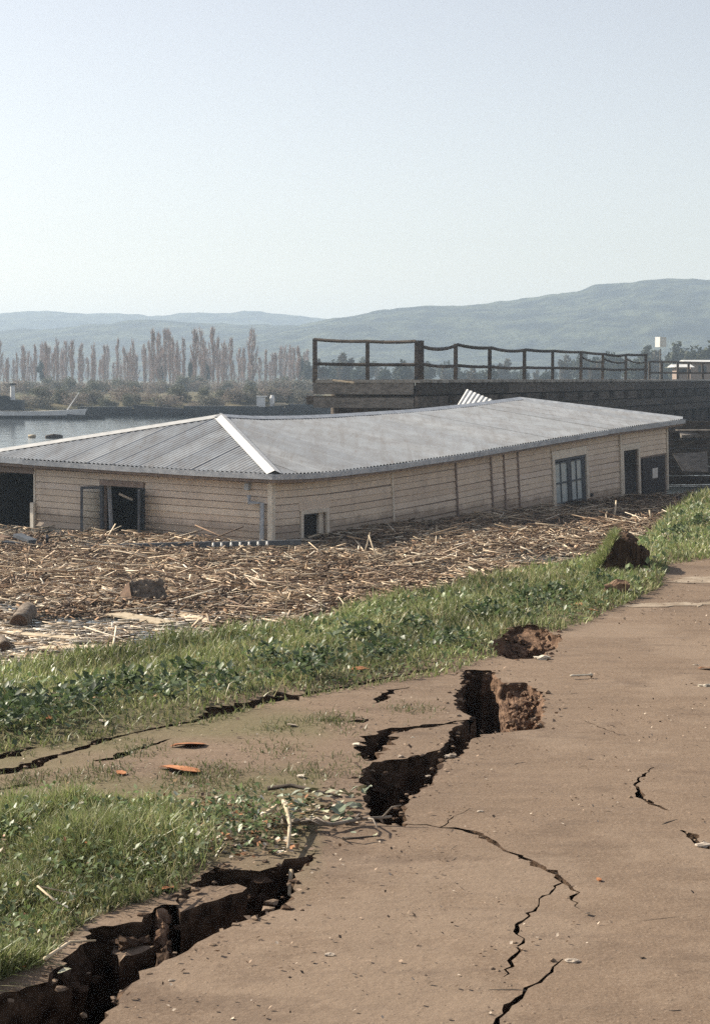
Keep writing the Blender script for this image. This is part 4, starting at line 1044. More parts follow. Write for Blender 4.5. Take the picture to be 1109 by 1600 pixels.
def pal(n, P, wv=.3, x=None, y=None):
    P = np.array(P); c = P[rng.choice(len(P), n)] * rng.uniform(1 - wv, 1 + wv, n)[:, None]
    if x is not None: c = c * (1 + .7 * fbm(x * 1.4, y * 1.1, 141, 4))[:, None]
    return np.clip(c, 0, 1)
GREEN = [(.19, .23, .075), (.22, .26, .095), (.15, .19, .068), (.27, .29, .125), (.20, .22, .10), (.35, .34, .18)]
DRY = [(.34, .30, .15), (.42, .37, .22), (.28, .24, .12)]
WEED = [(.12, .17, .065), (.15, .20, .075), (.18, .23, .10), (.085, .125, .052), (.24, .27, .15)]
def area_pts(n, x0, x1, y0, y1, test):
    x = rng.uniform(x0, x1, n); y = rng.uniform(y0, y1, n); k = test(x, y)
    for p in polys: k &= ~inpoly(x, y, p)
    return x[k], y[k]
def frust(x, y): return np.abs(x) < y * .24 + 1.4
def bank_test(lo=.0, hi=2.4):
    def f(x, y):
        e = .35 * fbm(x * 1.7, y * 1.7, 151, 4); yv = y_verge(x); yk = y_crest(x)
        return (y > yv + lo - .22 + e * .45) & (y < yk + hi) & frust(x, y)
    return f
x, y = area_pts(1150000, -5, 7.5, 5, 33, bank_test()); 
keep = rng.random(len(x)) < np.clip(1.1 + 1.1 * fbm(x * 1.6, y * 1.1, 161, 4), .5, 1) * np.clip(11.5 / y, .3, 1) ** 1.6
x, y = x[keep], y[keep]; n = len(x); hv = np.clip(.9 + 1.3 * fbm(x * 1.5, y * 1.1, 163, 4), .6, 2.0)
yk = y_crest(x); hv = hv * (1 + .9 * sstep(-.8, 0, y - yk)) 
P1 = blades('g', x, y, gh(x, y) - .01, rng.uniform(.04, .105, n) * hv, rng.uniform(.0045, .010, n) * np.clip(y / 10, .9, 2.0), np.where((rng.random(n) < .05 + .35 * np.clip(fbm(x * 1.1, y * .9, 221, 3), 0, 1))[:, None], pal(n, DRY), pal(n, GREEN, .35, x, y)), .65)
x, y = area_pts(130000, -5, 7.5, 5, 33, bank_test(.05, 1.5)); keep = rng.random(len(x)) < np.clip(.45 + 1.6 * fbm(x * 1.3, y * 1.3, 171, 3), .06, 1) * np.clip(11.5 / y, .3, 1) ** 1.3
x, y = x[keep], y[keep]; n = len(x)
P2 = leaves(x, y, gh(x, y) + rng.uniform(.01, .07, n), rng.uniform(.018, .045, n) * np.clip(y / 10, .9, 1.8), pal(n, WEED, .3, x, y))
x, y = area_pts(4000, -5, 7.5, 5, 33, bank_test(.1, .4)); n = len(x)      # pale specks: clover heads, seed heads, dead leaves
P3 = leaves(x, y, gh(x, y) + rng.uniform(.05, .10, n), rng.uniform(.012, .028, n), pal(n, [(.62, .58, .48), (.55, .50, .36), (.45, .28, .16), (.60, .62, .50)]))
wx, wy, wz, wsz = [], [], [], []
for cpt in [(290, 1055), (60, 1135), (20, 1110), (110, 1120), (200, 1075), (420, 1030), (560, 1000), (640, 985), (820, 945), (860, 935), (760, 960), (700, 1015), (930, 915), (500, 1040), (350, 1085), (150, 1095), (1060, 830), (1090, 815), (260, 1095), (10, 1150), (480, 1065), (600, 1035)]:
    x0, y0 = G(*cpt); m = 130; rr_ = np.abs(rng.normal(0, .13, m)); aa_ = rng.uniform(0, 6.28, m)
    wx.append(x0 + rr_ * np.cos(aa_)); wy.append(y0 + rr_ * np.sin(aa_) * 1.3); wz.append(rng.uniform(.02, .13, m) * np.clip(1 - rr_ * 2, .3, 1)); wsz.append(rng.uniform(.025, .06, m))
x, y = np.concatenate(wx), np.concatenate(wy); n = len(x)
P4 = leaves(x, y, gh(x, y) + np.concatenate(wz), np.concatenate(wsz), pal(n, [(.07, .105, .042), (.095, .135, .055), (.12, .16, .075), (.05, .08, .036)]), .5)
x, y = area_pts(2600, -5, 7.5, 5, 33, bank_test(.1, .8)); n = len(x)
P5 = blades('g', x, y, gh(x, y), rng.uniform(.10, .26, n), rng.uniform(.003, .006, n), pal(n, DRY + [(.5, .46, .3)]), .45)
V, T, C = join([P1, P2, P3, P4, P5])
tag(tri_mesh('grass', V, T, M['grass'], C), 'short green grass and clover covering the river bank above the debris', 'grass', kind='stuff')
# nearer clump of grass and weeds on the left
zb_path = ZB
def zb(x, y): return inpoly(x, y, ZB) & frust(x, y)
x, y = area_pts(330000, -2.2, .3, 4.4, 7.4, zb); n = len(x); dens = np.clip(.68 + 1.2 * fbm(x * 3, y * 2.2, 181, 4), .05, 1) * sstep(-.25, -.75, x + .03 * y) 
k = rng.random(n) < dens; x, y = x[k], y[k]; n = len(x); hv = np.clip(.8 + 1.4 * fbm(x * 2.4, y * 2.0, 183, 4), .25, 2.2)
Q1 = blades('g', x, y, gh(x, y) - .01, rng.uniform(.04, .14, n) * hv, rng.uniform(.003, .0065, n), np.where((rng.random(n) < .06 + .35 * np.clip(fbm(x * 2.1, y * 1.9, 223, 3), 0, 1))[:, None], pal(n, DRY), pal(n, GREEN, .35, x * 1.5, y * 1.5)), .55)
x, y = area_pts(24000, -2.2, .3, 4.4, 7.4, zb); n = len(x); k = rng.random(n) < np.clip(.45 + 1.4 * fbm(x * 2.4, y * 2.4, 185, 3), .1, 1) * sstep(.10, -.5, x); x, y = x[k], y[k]; n = len(x)
Q2 = leaves(x, y, gh(x, y) + rng.uniform(.0, .11, n), rng.uniform(.010, .030, n), pal(n, WEED, .3, x, y))
x, y = area_pts(700, -2.2, .3, 4.4, 7.4, zb); n = len(x)
Q3 = leaves(x, y, gh(x, y) + rng.uniform(.01, .11, n), rng.uniform(.010, .030, n), pal(n, [(.66, .62, .50), (.52, .48, .36), (.42, .20, .10), (.58, .60, .48), (.35, .25, .16)]))
V, T, C = join([Q1, Q2, Q3])
tag(tri_mesh('weeds', V, T, M['grass'], C), 'taller green grass and leafy weeds on the left edge of the big crack', 'weeds', kind='stuff')
# thin tufts and moss on the cracked slab
def tufts():
    cx = [(435, 1140), (430, 1172), (488, 1208), (180, 1210), (130, 1218), (300, 1210), (330, 1220), (285, 1225), (640, 1110), (400, 1232), (215, 1178), (60, 1218), (20, 1225), (350, 1205), (525, 1130), (510, 1128)]
    X, Y = [], []
    for c in cx:
        x0, y0 = G(*c); m = 240; X.append(rng.normal(x0, .07, m)); Y.append(rng.normal(y0, .10, m))
    x2, y2 = area_pts(9000, -1.8, .2, 6.3, 8.6, lambda x, y: (fbm(x * 2, y * 2, 191, 3) > .18) & (y < y_verge(x)) & (x < .02 * y - .1))
    X = np.concatenate(X + [x2]); Y = np.concatenate(Y + [y2]); n = len(X)
    A = blades('t', X, Y, gh(X, Y) - .004, rng.uniform(.012, .04, n), rng.uniform(.003, .005, n), pal(n, [(.12, .14, .055), (.16, .165, .075), (.10, .115, .05)]), .9)
    V, T, C = A; tag(tri_mesh('moss_tufts', V, T, M['grass'], C), 'sparse low moss and grass tufts on the cracked slab', 'moss', kind='stuff')
tufts()

# ------------------------------------------------------------------ small things on the ground
def rock(name, p, r, mat, label=None, cat=None, group=None, sq=(1, 1, .6), parent=None, sub=2, rough=.28, seed=None):
    import bmesh
    bm = bmesh.new(); bmesh.ops.create_icosphere(bm, subdivisions=sub, radius=1); rr = random.Random(seed or rnd.random())
    ph = [rr.uniform(0, 9) for _ in range(9)]
    for v in bm.verts:
        c = v.co; k = 1 + rough * (math.sin(c.x * 3.1 + ph[0]) * math.sin(c.y * 2.7 + ph[1]) + .6 * math.sin(c.z * 5 + ph[2] + c.x * 4) + .5 * math.sin(c.y * 8 + ph[3] + c.z * 7) * .6) + rr.uniform(-.06, .06)
        v.co = Vector((c.x * k * r * sq[0], c.y * k * r * sq[1], c.z * k * r * sq[2])) + Vector(p)
    me = bpy.data.meshes.new(name); bm.to_mesh(me); bm.free()
    o = link_mesh(name, me, mat, parent); return tag(o, label, cat, group) if label else o
def dry_leaf(px, py, s, lab, mat='leaf_orange', grp=None, name='dry_leaf', yaw=None):
    p = gpt(px, py, .003); a = rnd.uniform(0, 6.28) if yaw is None else yaw; d = Vector((math.cos(a), math.sin(a), 0)); q = Vector((-d.y, d.x, 0))
    out = [(0, 0, .0), (.22, .26, .12), (.6, .3, .22), (.85, .12, .14), (1.05, 0, .02), (.85, -.14, .08), (.55, -.3, .02), (.2, -.24, .0)]
    V = [p + d * (u - .5) * s + q * v * s + Z * (w * s * .45) for u, v, w in out] + [p + Z * s * .06]
    Fc = [(i, (i + 1) % 8, 8) for i in range(8)]; n = len(V); V += [v + Z * .004 for v in V]; Fc += [(b + n, a_ + n, c + n) for a_, b, c in Fc]
    return tag(mobj(name, V, Fc, M[mat]), lab, 'leaf', grp)
for px, py, s, lab, m in ((282, 1208, .20, 'large curled orange leaf on the mossy slab', 'leaf_orange'), (296, 1168, .16, 'peaked orange-brown leaf by the grass edge on the slab', 'leaf_orange'), (470, 1213, .05, 'small pale leaf on the slab', 'bone'), (190, 1213, .07, 'small orange scrap left of the large orange leaf', 'leaf_orange'), (556, 1165, .05, 'pale leaf left of the broken slab piece', 'bone'), (455, 1137, .06, 'pinkish leaf on the slab beside a tuft', 'stone'), (1104, 1046, .10, 'orange leaf at the right edge of the road', 'leaf_orange'), (935, 1375, .03, 'tiny orange scrap near the forked crack', 'leaf_orange'), (350, 1070, .11, 'reddish leaf in the grass band', 'leaf_orange'), (560, 1056, .11, 'orange leaf at the edge of the grass band', 'leaf_orange'), (690, 1010, .12, 'red-brown leaf in the middle of the grass band', 'leaf_orange'), (902, 948, .14, 'rusty leaf low in the grass near the road', 'leaf_orange'), (925, 955, .10, 'second rusty leaf right beside the first in grass', 'leaf_orange'), (78, 1133, .08, 'orange leaf in the dark weeds at left', 'leaf_orange'), (160, 1138, .06, 'pinkish leaf at the grass edge on the left', 'stone'), (20, 1515, .09, 'orange leaf on the edge above the big crack', 'leaf_orange'), (255, 1390, .09, 'red leaf at the foot of the weeds above the crack', 'leaf_orange'), (170, 1280, .06, 'brown curled leaf in the tall grass', 'leaf_orange')):
    dry_leaf(px, py, s, lab, m)
for px, py, r, lab in ((515, 1498, .018, 'flat pale chip on the road in the foreground'), (893, 1503, .022, 'pale pebble beside the foreground crack tip'), (750, 1267, .016, 'small pale pebble right of the black fissure'), (846, 1031, .05, 'white stone on the lip of the crumbled notch'), (1100, 1073, .035, 'white stone at the right edge of the road'), (1098, 1322, .03, 'pale lump in the crack at the right edge'), (268, 1532, .012, 'tiny bent pale chip near the big crack'), (645, 1153, .012, 'tiny white pebble on the broken slab piece'), (626, 1183, .018, 'pinkish pebble on the edge of the broken slab piece'), (1045, 829, .10, 'white stone at the edge of the right grass patch'), (668, 1212, .014, 'pale round stone stuck in the fissure lip'), (703, 1182, .034, 'pale crumbled clod on the fissure lip'), (1086, 1040, .02, 'small grey stone far right on the road'), (985, 930, .07, 'white crumpled litter at the end of the grass')):
    rock('stone', gpt(px, py, r * .12), r * (.62 if r < .04 else .7), M['bone'] if 'white' in lab else M['stone'], lab, 'stone', None, (1.4, .9, .42), rough=.4)
rock('soil_clod', gpt(962, 934, .03), .09, M['soil'], 'dark brown soil clod beside the white litter', 'clod', None, (1.3, .9, .7))
# long white bone-shaped piece on the road
mb = MB(); a, b = gpt(890, 1061, .018), gpt(926, 1059, .018)
mb.tube([a, lerp(a, b, .12), lerp(a, b, .2), lerp(a, b, .8), lerp(a, b, .9), b], [.004, .008, .006, .005, .009, .003], 8)
tag(mb.build('bone', M['bone'], None, True), 'white bone-shaped scrap lying on the road', 'bone')
for k, (a, b, w, lab) in enumerate((((838, 1548), (735, 1549), .006, 'thin dark twig on the road between the foreground cracks'), ((1030, 1288), (1068, 1277), .007, 'dark twig on the right of the road'), ((700, 1330), (725, 1322), .005, 'short dark twig below the forked crack'), ((695, 1350), (722, 1340), .005, 'second short twig just below the first'), ((940, 1268), (960, 1266), .006, 'small twig near the middle of the road'), ((960, 1440), (1100, 1430), .006, 'long faint twig at lower right of road'), ((1030, 1577), (1070, 1575), .006, 'short twig at the bottom right of road'), ((800, 1196), (828, 1190), .006, 'small twig right of the lit notch'))):
    mb = MB(); p, q = gpt(*a, -.001), gpt(*b, -.001); mb.tube([p - Z * .003, lerp(p, q, .35) + Vector((rnd.uniform(-.01, .01), rnd.uniform(-.02, .02), .0)), lerp(p, q, .7) + Vector((rnd.uniform(-.01, .01), rnd.uniform(-.02, .02), .0)), q - Z * .004], [w * .45, w * .5, w * .35, w * .2], 5)
    tag(mb.build('twig', M['timber'], None, True), lab, 'twig')
# pale paving strips showing at the right
for q, lab in (([(1040, 912), (1075, 903), (1150, 898), (1150, 912), (1085, 913)], 'pale concrete strip at the right end of the grass'), ([(960, 946), (1040, 943), (1150, 939), (1150, 944), (1040, 949), (985, 950)], 'long thin pale strip across the far road')):
    P = [Vector((*c, 0)) for c in jag([G(*c) for c in q], .09, .06, 5)]; n = len(P)
    V = [Vector((p.x, p.y, float(gh(p.x, p.y)) + .004)) for p in P]; V += [v - Z * .06 for v in V]
    tag(mobj('paving_strip', V, [tuple(range(n))] + [(i, (i + 1) % n, n + (i + 1) % n, n + i) for i in range(n)], M['concrete']), lab, 'paving')
# stepped soil ledges inside the big crack
def ledge(poly, dz, th, seed, mat, lab=None):
    P = jag([tuple(at_z(a, b, GZ + dz)[:2]) for a, b in poly], .03, .008, seed); n = len(P)
    cx = sum(p[0] for p in P) / n; cy = sum(p[1] for p in P) / n; r = random.Random(seed)
    rows = [[Vector((cx + (p[0] - cx) * s, cy + (p[1] - cy) * s, GZ + dz - h + r.uniform(-.006, .006))) for p in P] for s, h in ((1, 0), (1.02, .03), (.98, .08), (1.05, .16), (1.1, th))]
    V = sum(rows, []) + [Vector((cx, cy, GZ + dz + .004))]; Fc = [(i, (i + 1) % n, len(V) - 1) for i in range(n)]
    for q in range(4): Fc += [(q * n + i, (q + 1) * n + i, (q + 1) * n + (i + 1) % n, q * n + (i + 1) % n) for i in range(n)]
    o = mobj('soil_ledge', V, Fc, mat, ground); o.data.materials.append(M['soil_shaded'])
    for f in o.data.polygons[n:]: f.material_index = 1  # ledge sides take the shade-darkened soil, tops the road earth
    return o
ledge([(168, 1470), (190, 1464), (222, 1462), (226, 1478), (238, 1480), (205, 1492), (186, 1502), (178, 1488)], -.06, .5, 3, M['ground'])
ledge([(276, 1416), (285, 1398), (318, 1388), (372, 1380), (384, 1386), (360, 1399), (335, 1409), (300, 1416), (282, 1426)], -.015, .5, 4, M['ground'])
for q in range(16):
    t = q / 15; rock('soil_lump', gpt(lerp(252, 262, t) + rnd.uniform(-7, 7), lerp(1418, 1488, t), -.02 - .12 * t), rnd.uniform(.012, .034), M['soil'] if q < 6 else M['soil_dark'], parent=ground, sq=(.9, 1, 1), rough=.4)
for q in range(26):
    px = rnd.uniform(90, 450); py = np.interp(px, [90, 143, 222, 277, 335, 450], [1512, 1462, 1446, 1420, 1368, 1356]); rock('soil_lump', gpt(px, py, -rnd.uniform(.03, .2)), rnd.uniform(.01, .03), M['soil_dark'], parent=ground, rough=.4)
for q in range(14):
    px = rnd.uniform(575, 720); py = np.interp(px, [575, 626, 687, 720], [1196, 1190, 1176, 1100]); rock('soil_lump', gpt(px, py, -rnd.uniform(.03, .15)), rnd.uniform(.012, .03), M['soil_dark'], parent=ground, rough=.4)
# upturned sod on the far edge of the bank
def sod():
    b = gpt(985, 893); e = empty('upturned_sod', b, 'upturned block of dark earth with grass on its left side', 'earth clod')
    r = random.Random(4); V = []; Fc = []; nx, nz = 9, 8
    # a wedge: dark torn face to the right and front, grassed back slope to the left
    a = at_y(944, 890, b.y + .3); t = at_y(964, 838, b.y + .5); t2 = at_y(988, 838, b.y + .4); c = at_y(1016, 893, b.y - .1)
    prof = [at_y(*p, b.y) for p in [(918, 902), (938, 880), (950, 862), (962, 842), (972, 836), (988, 839), (991, 852), (996, 858), (1008, 858), (1012, 866), (1010, 880), (1014, 896)]]
    n = len(prof); rows = []
    for k, (dy, s) in enumerate(((.0, 1), (-.12, .96), (.22, 1.0), (.5, .9), (.85, .55))):
        rows.append([Vector((p.x + r.uniform(-.02, .02) + .1 * dy, b.y + dy + r.uniform(-.03, .03), b.z - .08 + max(0, p.z - b.z + .08) * s + r.uniform(-.012, .012))) for p in prof])
    rows = [rows[1], rows[0], rows[2], rows[3], rows[4]]
    for q in rows: V += q
    for q in range(4):
        for i in range(n - 1): Fc.append((q * n + i, q * n + i + 1, (q + 1) * n + i + 1, (q + 1) * n + i))
    base = len(V); V += [Vector((p.x, p.y, b.z - .15)) for p in rows[0]]
    for i in range(n - 1): Fc.append((i + 1, i, base + i, base + i + 1))
    import bmesh
    bm = bmesh.new(); bv = [bm.verts.new(v) for v in V]; [bm.faces.new([bv[i] for i in f]) for f in Fc]
    for _ in range(2):
        bmesh.ops.subdivide_edges(bm, edges=bm.edges[:], cuts=1, use_grid_fill=True)
        for v in bm.verts: v.co += Vector((r.uniform(-1, 1), r.uniform(-1, 1), r.uniform(-1, 1))) * .016
    me = bpy.data.meshes.new('earth'); bm.to_mesh(me); bm.free(); link_mesh('earth', me, M['soil_dark'], e)
    # grass on its left slope
    X, Yy, Zz = [], [], []
    for _ in range(2600):
        i = r.random() * 3.6; k = int(i); f = i - k; q = r.random() * 3; m = int(q); g = q - m
        p = lerp(lerp(rows[m][k], rows[m][k + 1], f), lerp(rows[m + 1][k], rows[m + 1][k + 1], f), g); X.append(p.x - .015); Yy.append(p.y); Zz.append(p.z)
    X, Yy, Zz = map(np.array, (X, Yy, Zz)); n = len(X)
    v1, t1, c1_ = blades('s', X, Yy, Zz, rng.uniform(.03, .09, n), rng.uniform(.006, .011, n), pal(n, GREEN), .8)
    o = tri_mesh('turf', v1, t1, M['grass'], c1_, e)
    for q in range(7): rock('crumb', gpt(970 + q * 9 + rnd.uniform(-4, 4), 893 + rnd.uniform(-4, 12), .01), rnd.uniform(.02, .06), M['soil_dark'], parent=e)
sod()
def clods(n, u0, u1, far_y, near_y, drop, rr, mat):
    for q in range(n):
        px = rnd.uniform(u0, u1); t = rnd.uniform(.03, .8); xf, yf = G(px, far_y); xn, yn = G(px, near_y); x_, y_ = lerp(xf, xn, t), lerp(yf, yn, t)
        rock('soil_clod', (x_, y_, GZ - drop * t ** .55 + .004), rnd.uniform(*rr), mat, parent=ground, sq=(1, 1, .85), rough=.45, sub=2)
clods(70, 786, 846, 1070, 1150, .24, (.008, .032), M['soil']); clods(40, 792, 858, 984, 1036, .17, (.010, .035), M['soil'])
def lip(poly, n, rr, mat):
    for q in range(n):
        i = rnd.randrange(len(poly)); x_, y_ = poly[i]
        if y_ < 4 or abs(x_) > y_ * .21: continue
        x_ += rnd.uniform(-.05, .05); y_ += rnd.uniform(-.07, .07); r_ = rnd.uniform(*rr) * rnd.uniform(.4, 1)
        rock('soil_clod', (x_, y_, float(gh(x_, y_)) + r_ * .1 - rnd.choice((0, 0, .02, .06))), r_, mat, parent=ground, sq=(1.1, 1.1, .6), rough=.45, sub=1)
lip(VOIDS[0][0], 90, (.006, .022), M['ground']); lip(VOIDS[1][0], 90, (.006, .020), M['ground']); lip(VOIDS[2][0], 40, (.01, .028), M['soil'])
lip(VOIDS[0][0], 40, (.006, .018), M['soil_dark']); lip(VOIDS[1][0], 40, (.006, .018), M['soil_dark'])
for kk in range(3, len(VOIDS)): lip(VOIDS[kk][0], 14, (.004, .010), M['ground'])
# broken leafy branch by the fissure, bare twig and litter
def leaf_mesh(s):
    out = [(0, 0, 0), (.25, .3, .06), (.6, .36, .10), (.9, .16, .04), (1.05, 0, -.03), (.9, -.16, .05), (.6, -.36, .10), (.25, -.3, .07)]
    me = bpy.data.meshes.new('leaf'); V = [(u * s, v * s, w * s) for u, v, w in out] + [(.55 * s, 0, 0)]
    me.from_pydata(V, [], [(i, (i + 1) % 8, 8) for i in range(8)]); me.update(); return me
LM = {m: leaf_mesh(.075) for m in ('leaf_pale', 'leaf_green')}
for m in LM: LM[m].materials.append(M[m])
def branch(pts, r0, lab, leafspots, mat='twig_grey', name='fallen_branch', sub=True):
    P = [gpt(a, b, dz) for a, b, dz in pts]; mb = MB(); mb.tube(P, [lerp(r0, r0 * .4, i / (len(P) - 1)) for i in range(len(P))], 6)
    e = empty(name, P[0], lab, 'branch'); mb.build('stem', M[mat], e, True)
    if sub:
        for k in range(len(P) * 2):
            i = rnd.randrange(len(P) - 1); p = lerp(P[i], P[i + 1], rnd.random()); q = p + Vector((rnd.uniform(-.12, .12), rnd.uniform(-.2, .2), rnd.uniform(.0, .06)))
            mb = MB(); mb.tube([p, lerp(p, q, .5) + Z * .015, q], [r0 * .4, r0 * .3, r0 * .2], 5); mb.build('twig', M[mat], e, True)
    for (px, py, dz, sc, m) in leafspots:
        o = bpy.data.objects.new('leaf', LM[m]); COL.objects.link(o); o.parent = e
        p = gpt(px, py, dz); o.location = p - e.location
        o.rotation_euler = (rnd.uniform(-.6, .6), rnd.uniform(-.7, .2), rnd.uniform(0, 6.28)); o.scale = (sc,) * 3
    return e
ls = []
for px, py, sc, m in ((566, 1243, .9, 'leaf_pale'), (575, 1250, .8, 'leaf_green'), (556, 1252, .8, 'leaf_pale'), (545, 1262, .9, 'leaf_green'), (530, 1268, 1.1, 'leaf_pale'), (520, 1252, .9, 'leaf_pale'), (505, 1262, 1.0, 'leaf_pale'), (498, 1275, 1.2, 'leaf_pale'), (512, 1284, 1.1, 'leaf_pale'), (530, 1286, 1.2, 'leaf_green'), (545, 1284, 1.3, 'leaf_green'), (554, 1272, .9, 'leaf_pale'), (480, 1264, .8, 'leaf_green'), (470, 1272, .8, 'leaf_green'), (462, 1262, .7, 'leaf_pale'), (488, 1252, .8, 'leaf_pale'), (448, 1268, .8, 'leaf_green'), (440, 1258, .7, 'leaf_green'), (536, 1255, .8, 'leaf_pale'), (560, 1262, .7, 'leaf_green'), (510, 1244, .9, 'leaf_pale'), (518, 1272, 1.0, 'leaf_pale'), (485, 1284, .9, 'leaf_green'), (470, 1290, .8, 'leaf_green'), (455, 1280, .8, 'leaf_green')):
    for _ in range(3): ls.append((px + rnd.uniform(-9, 9), py + rnd.uniform(-6, 7), rnd.uniform(.008, .07), sc * rnd.uniform(.38, .78), m))
branch([(440, 1292, .02), (480, 1294, .03), (520, 1297, .025), (560, 1288, .02), (612, 1286, .03)], .012, 'broken branch with pale wilted leaves lying at the black fissure', ls)
branch([(418, 1238, .02), (455, 1238, .03), (478, 1245, .035), (510, 1250, .03), (535, 1252, .02)], .010, 'dark bare branch lying across the slab above the leafy one', [], 'timber', sub=False)
branch([(410, 1290, .03), (428, 1284, .05), (442, 1280, .07), (448, 1292, .07), (453, 1312, .05), (450, 1340, .03)], .013, 'bleached bent twig hooked over the edge of the big crack', [], 'wood_pale', sub=False)
branch([(455, 1352, -.02), (452, 1362, -.08), (466, 1370, -.09), (470, 1352, -.03)], .008, 'small pale root loop hanging in the tip of the crack', [(466, 1358, -.05, .45, 'leaf_pale'), (473, 1337, .02, .4, 'leaf_pale')], 'wood_pale', sub=False)
branch([(536, 1312, .01), (558, 1316, .02), (592, 1310, .015)], .006, 'small grey twig with a leaf on the road below the branch', [(556, 1308, .02, .4, 'leaf_green'), (585, 1311, .012, .45, 'leaf_pale')], 'timber', sub=False)
branch([(95, 1445, .06), (60, 1430, .09), (120, 1420, .05)], .005, 'thin dry stem over the weeds above the big crack', [], 'wood_pale', sub=False)
branch([(70, 1515, .03), (110, 1500, .05), (150, 1488, .03)], .006, 'dry stalk lying on the lip of the crack at lower left', [(90, 1520, .0, .5, 'leaf_pale')], 'wood_pale', sub=False)
# litter: countless bits of dead leaf, grit and crumbs
def bits(name, n, x0, x1, y0, y1, test, size, cols, lab, dz=.004):
    x, y = area_pts(n, x0, x1, y0, y1, test); m = len(x)
    V, T, C = leaves(x, y, gh(x, y) + dz, rng.uniform(*size, m), pal(m, cols, .3), .25)
    tag(tri_mesh(name, V, T, M['litter'], C), lab, 'litter', kind='stuff')
LIT = [(.50, .40, .30), (.62, .55, .45), (.34, .17, .09), (.10, .07, .05), (.25, .17, .11)]
bits('leaf_litter', 3200, -.9, .1, 5.2, 7.2, lambda x, y: inpoly(x, y, [G(*p) for p in [(300, 1240), (420, 1250), (520, 1245), (560, 1290), (480, 1300), (455, 1335), (380, 1345), (330, 1340), (300, 1300)]]), (.012, .034), LIT + [(.06, .09, .04), (.09, .13, .06)], 'dead leaf litter on the soil beside the fallen branches')
bits('road_crumbs', 11000, -2, 4, 3.8, 16, lambda x, y: (y < y_verge(x) - .1) & frust(x, y) & (fbm(x * 1.2, y * 1.2, 201, 3) > -.1), (.005, .016), [(.30, .22, .16), (.46, .38, .30), (.11, .08, .06), (.09, .065, .05)], 'scattered grit and small crumbs on the earth road')
bits('dark_scraps', 1100, -2, 4, 4, 16, lambda x, y: (y < y_verge(x) - .1) & frust(x, y) & (rng.random(len(x)) < np.clip((y - 4) / 9, .12, 1)), (.006, .030), [(.06, .045, .035), (.09, .065, .05), (.12, .085, .06)], 'dark scraps of dead leaf scattered on the road', .003)
bits('edge_crumbs', 2600, -2, 1.2, 4.2, 10.8, lambda x, y: (np.min([np.min((x[:, None] - np.array(p)[None, ::4, 0]) ** 2 + (y[:, None] - np.array(p)[None, ::4, 1]) ** 2, axis=1) for p in polys[:3]], axis=0) < .012), (.008, .03), [(.20, .14, .10), (.28, .20, .145), (.12, .08, .055)], 'soil crumbs along the edges of the large cracks', .008)

# ------------------------------------------------------------------ far shore: boats, trees, buildings
def hull(name, L_, B_, H_, sheer, rake, mat, parent):
    mb = MB(); secs = 11
    for i in range(secs):
        t = i / (secs - 1); x = (t - .5) * L_; f = math.sin(math.pi * min(max(t, .03), .97)) ** .45; zt = H_ + sheer * (2 * t - 1) ** 2
        xr = x + rake * (1 if t > .9 else -1 if t < .1 else 0)
        mb.v += [Vector((x, -B_ / 2 * f * .75, -.3)), Vector((x, -B_ / 2 * f * .95, zt * .4)), Vector((xr, -B_ / 2 * f, zt)), Vector((xr, B_ / 2 * f, zt)), Vector((x, B_ / 2 * f * .95, zt * .4)), Vector((x, B_ / 2 * f * .75, -.3))]
    for i in range(secs - 1):
        for k in range(5): a = i * 6 + k; mb.f.append((a, a + 6, a + 7, a + 1))
    mb.f += [(0, 1, 2, 3, 4, 5), tuple((secs - 1) * 6 + k for k in (5, 4, 3, 2, 1, 0))]
    for i in range(secs - 1): mb.f.append((i * 6 + 2, i * 6 + 8, i * 6 + 9, i * 6 + 3))
    return mb.build(name, mat, parent)
def local_box(name, parent, x, y, z, sx, sy, sz, mat): 
    o = MB().box((x, y, z), Vector((sx / 2, 0, 0)), Vector((0, sy / 2, 0)), Vector((0, 0, sz / 2))).build(name, mat); o.parent = parent; return o
def boat(pxc, y, lab, cat):
    p = at_y(pxc, 640, y); e = empty('boat', (p.x, y, 0), lab, cat); return e
def child(o, e): o.parent = e; o.matrix_parent_inverse.identity(); return o
bA = boat(30, 160, 'white hulled launch with dark cabin and white funnel on the river', 'boat')
child(hull('hull', 11.5, 2.4, .62, .22, .35, M['boat_white'], None), bA); child(hull('hull_bottom', 11.3, 2.46, .26, .02, .1, M['boat_dark'], None), bA)
local_box('cabin', bA, -.7, 0, 1.15, 2.2, 1.5, .95, M['boat_grey']); local_box('wheelhouse', bA, -1.3, 0, 1.75, .9, 1.2, .5, M['boat_grey'])
f = MB().tube([(-.55, 0, 1.6), (-.55, 0, 2.95)], [.24, .2], 9).build('funnel', M['boat_white']); child(f, bA)
f = MB().tube([(-.55, 0, 2.95), (-.55, 0, 3.1)], [.34, .34], 9).build('funnel_top', M['boat_dark']); child(f, bA)
f = MB().tube([(-1.9, 0, 1.2), (-1.9, 0, 2.1), (-1.9, 0, 2.3)], [.16, .2, .1], 8).build('ventilator', M['boat_white']); child(f, bA)
f = MB().tube([(4.2, 0, .6), (5.4, 0, 2.3)], [.06, .04], 6).build('boom', M['boat_white']); child(f, bA)
bS = boat(135, 158, 'small dark rowing boat at the stern of the white launch', 'boat'); child(hull('hull', 3.2, 1.1, .32, .1, .1, M['boat_dark'], None), bS); local_box('thwart', bS, .3, 0, .30, .3, .8, .06, M['boat_grey'])
bB = boat(165, 171, 'low dark barge moored left of the longer one', 'barge'); child(hull('hull', 7.6, 2.6, .62, .05, .1, M['boat_dark'], None), bB); local_box('hatch', bB, 0, 0, .75, 5, 1.6, .2, M['boat_grey'])
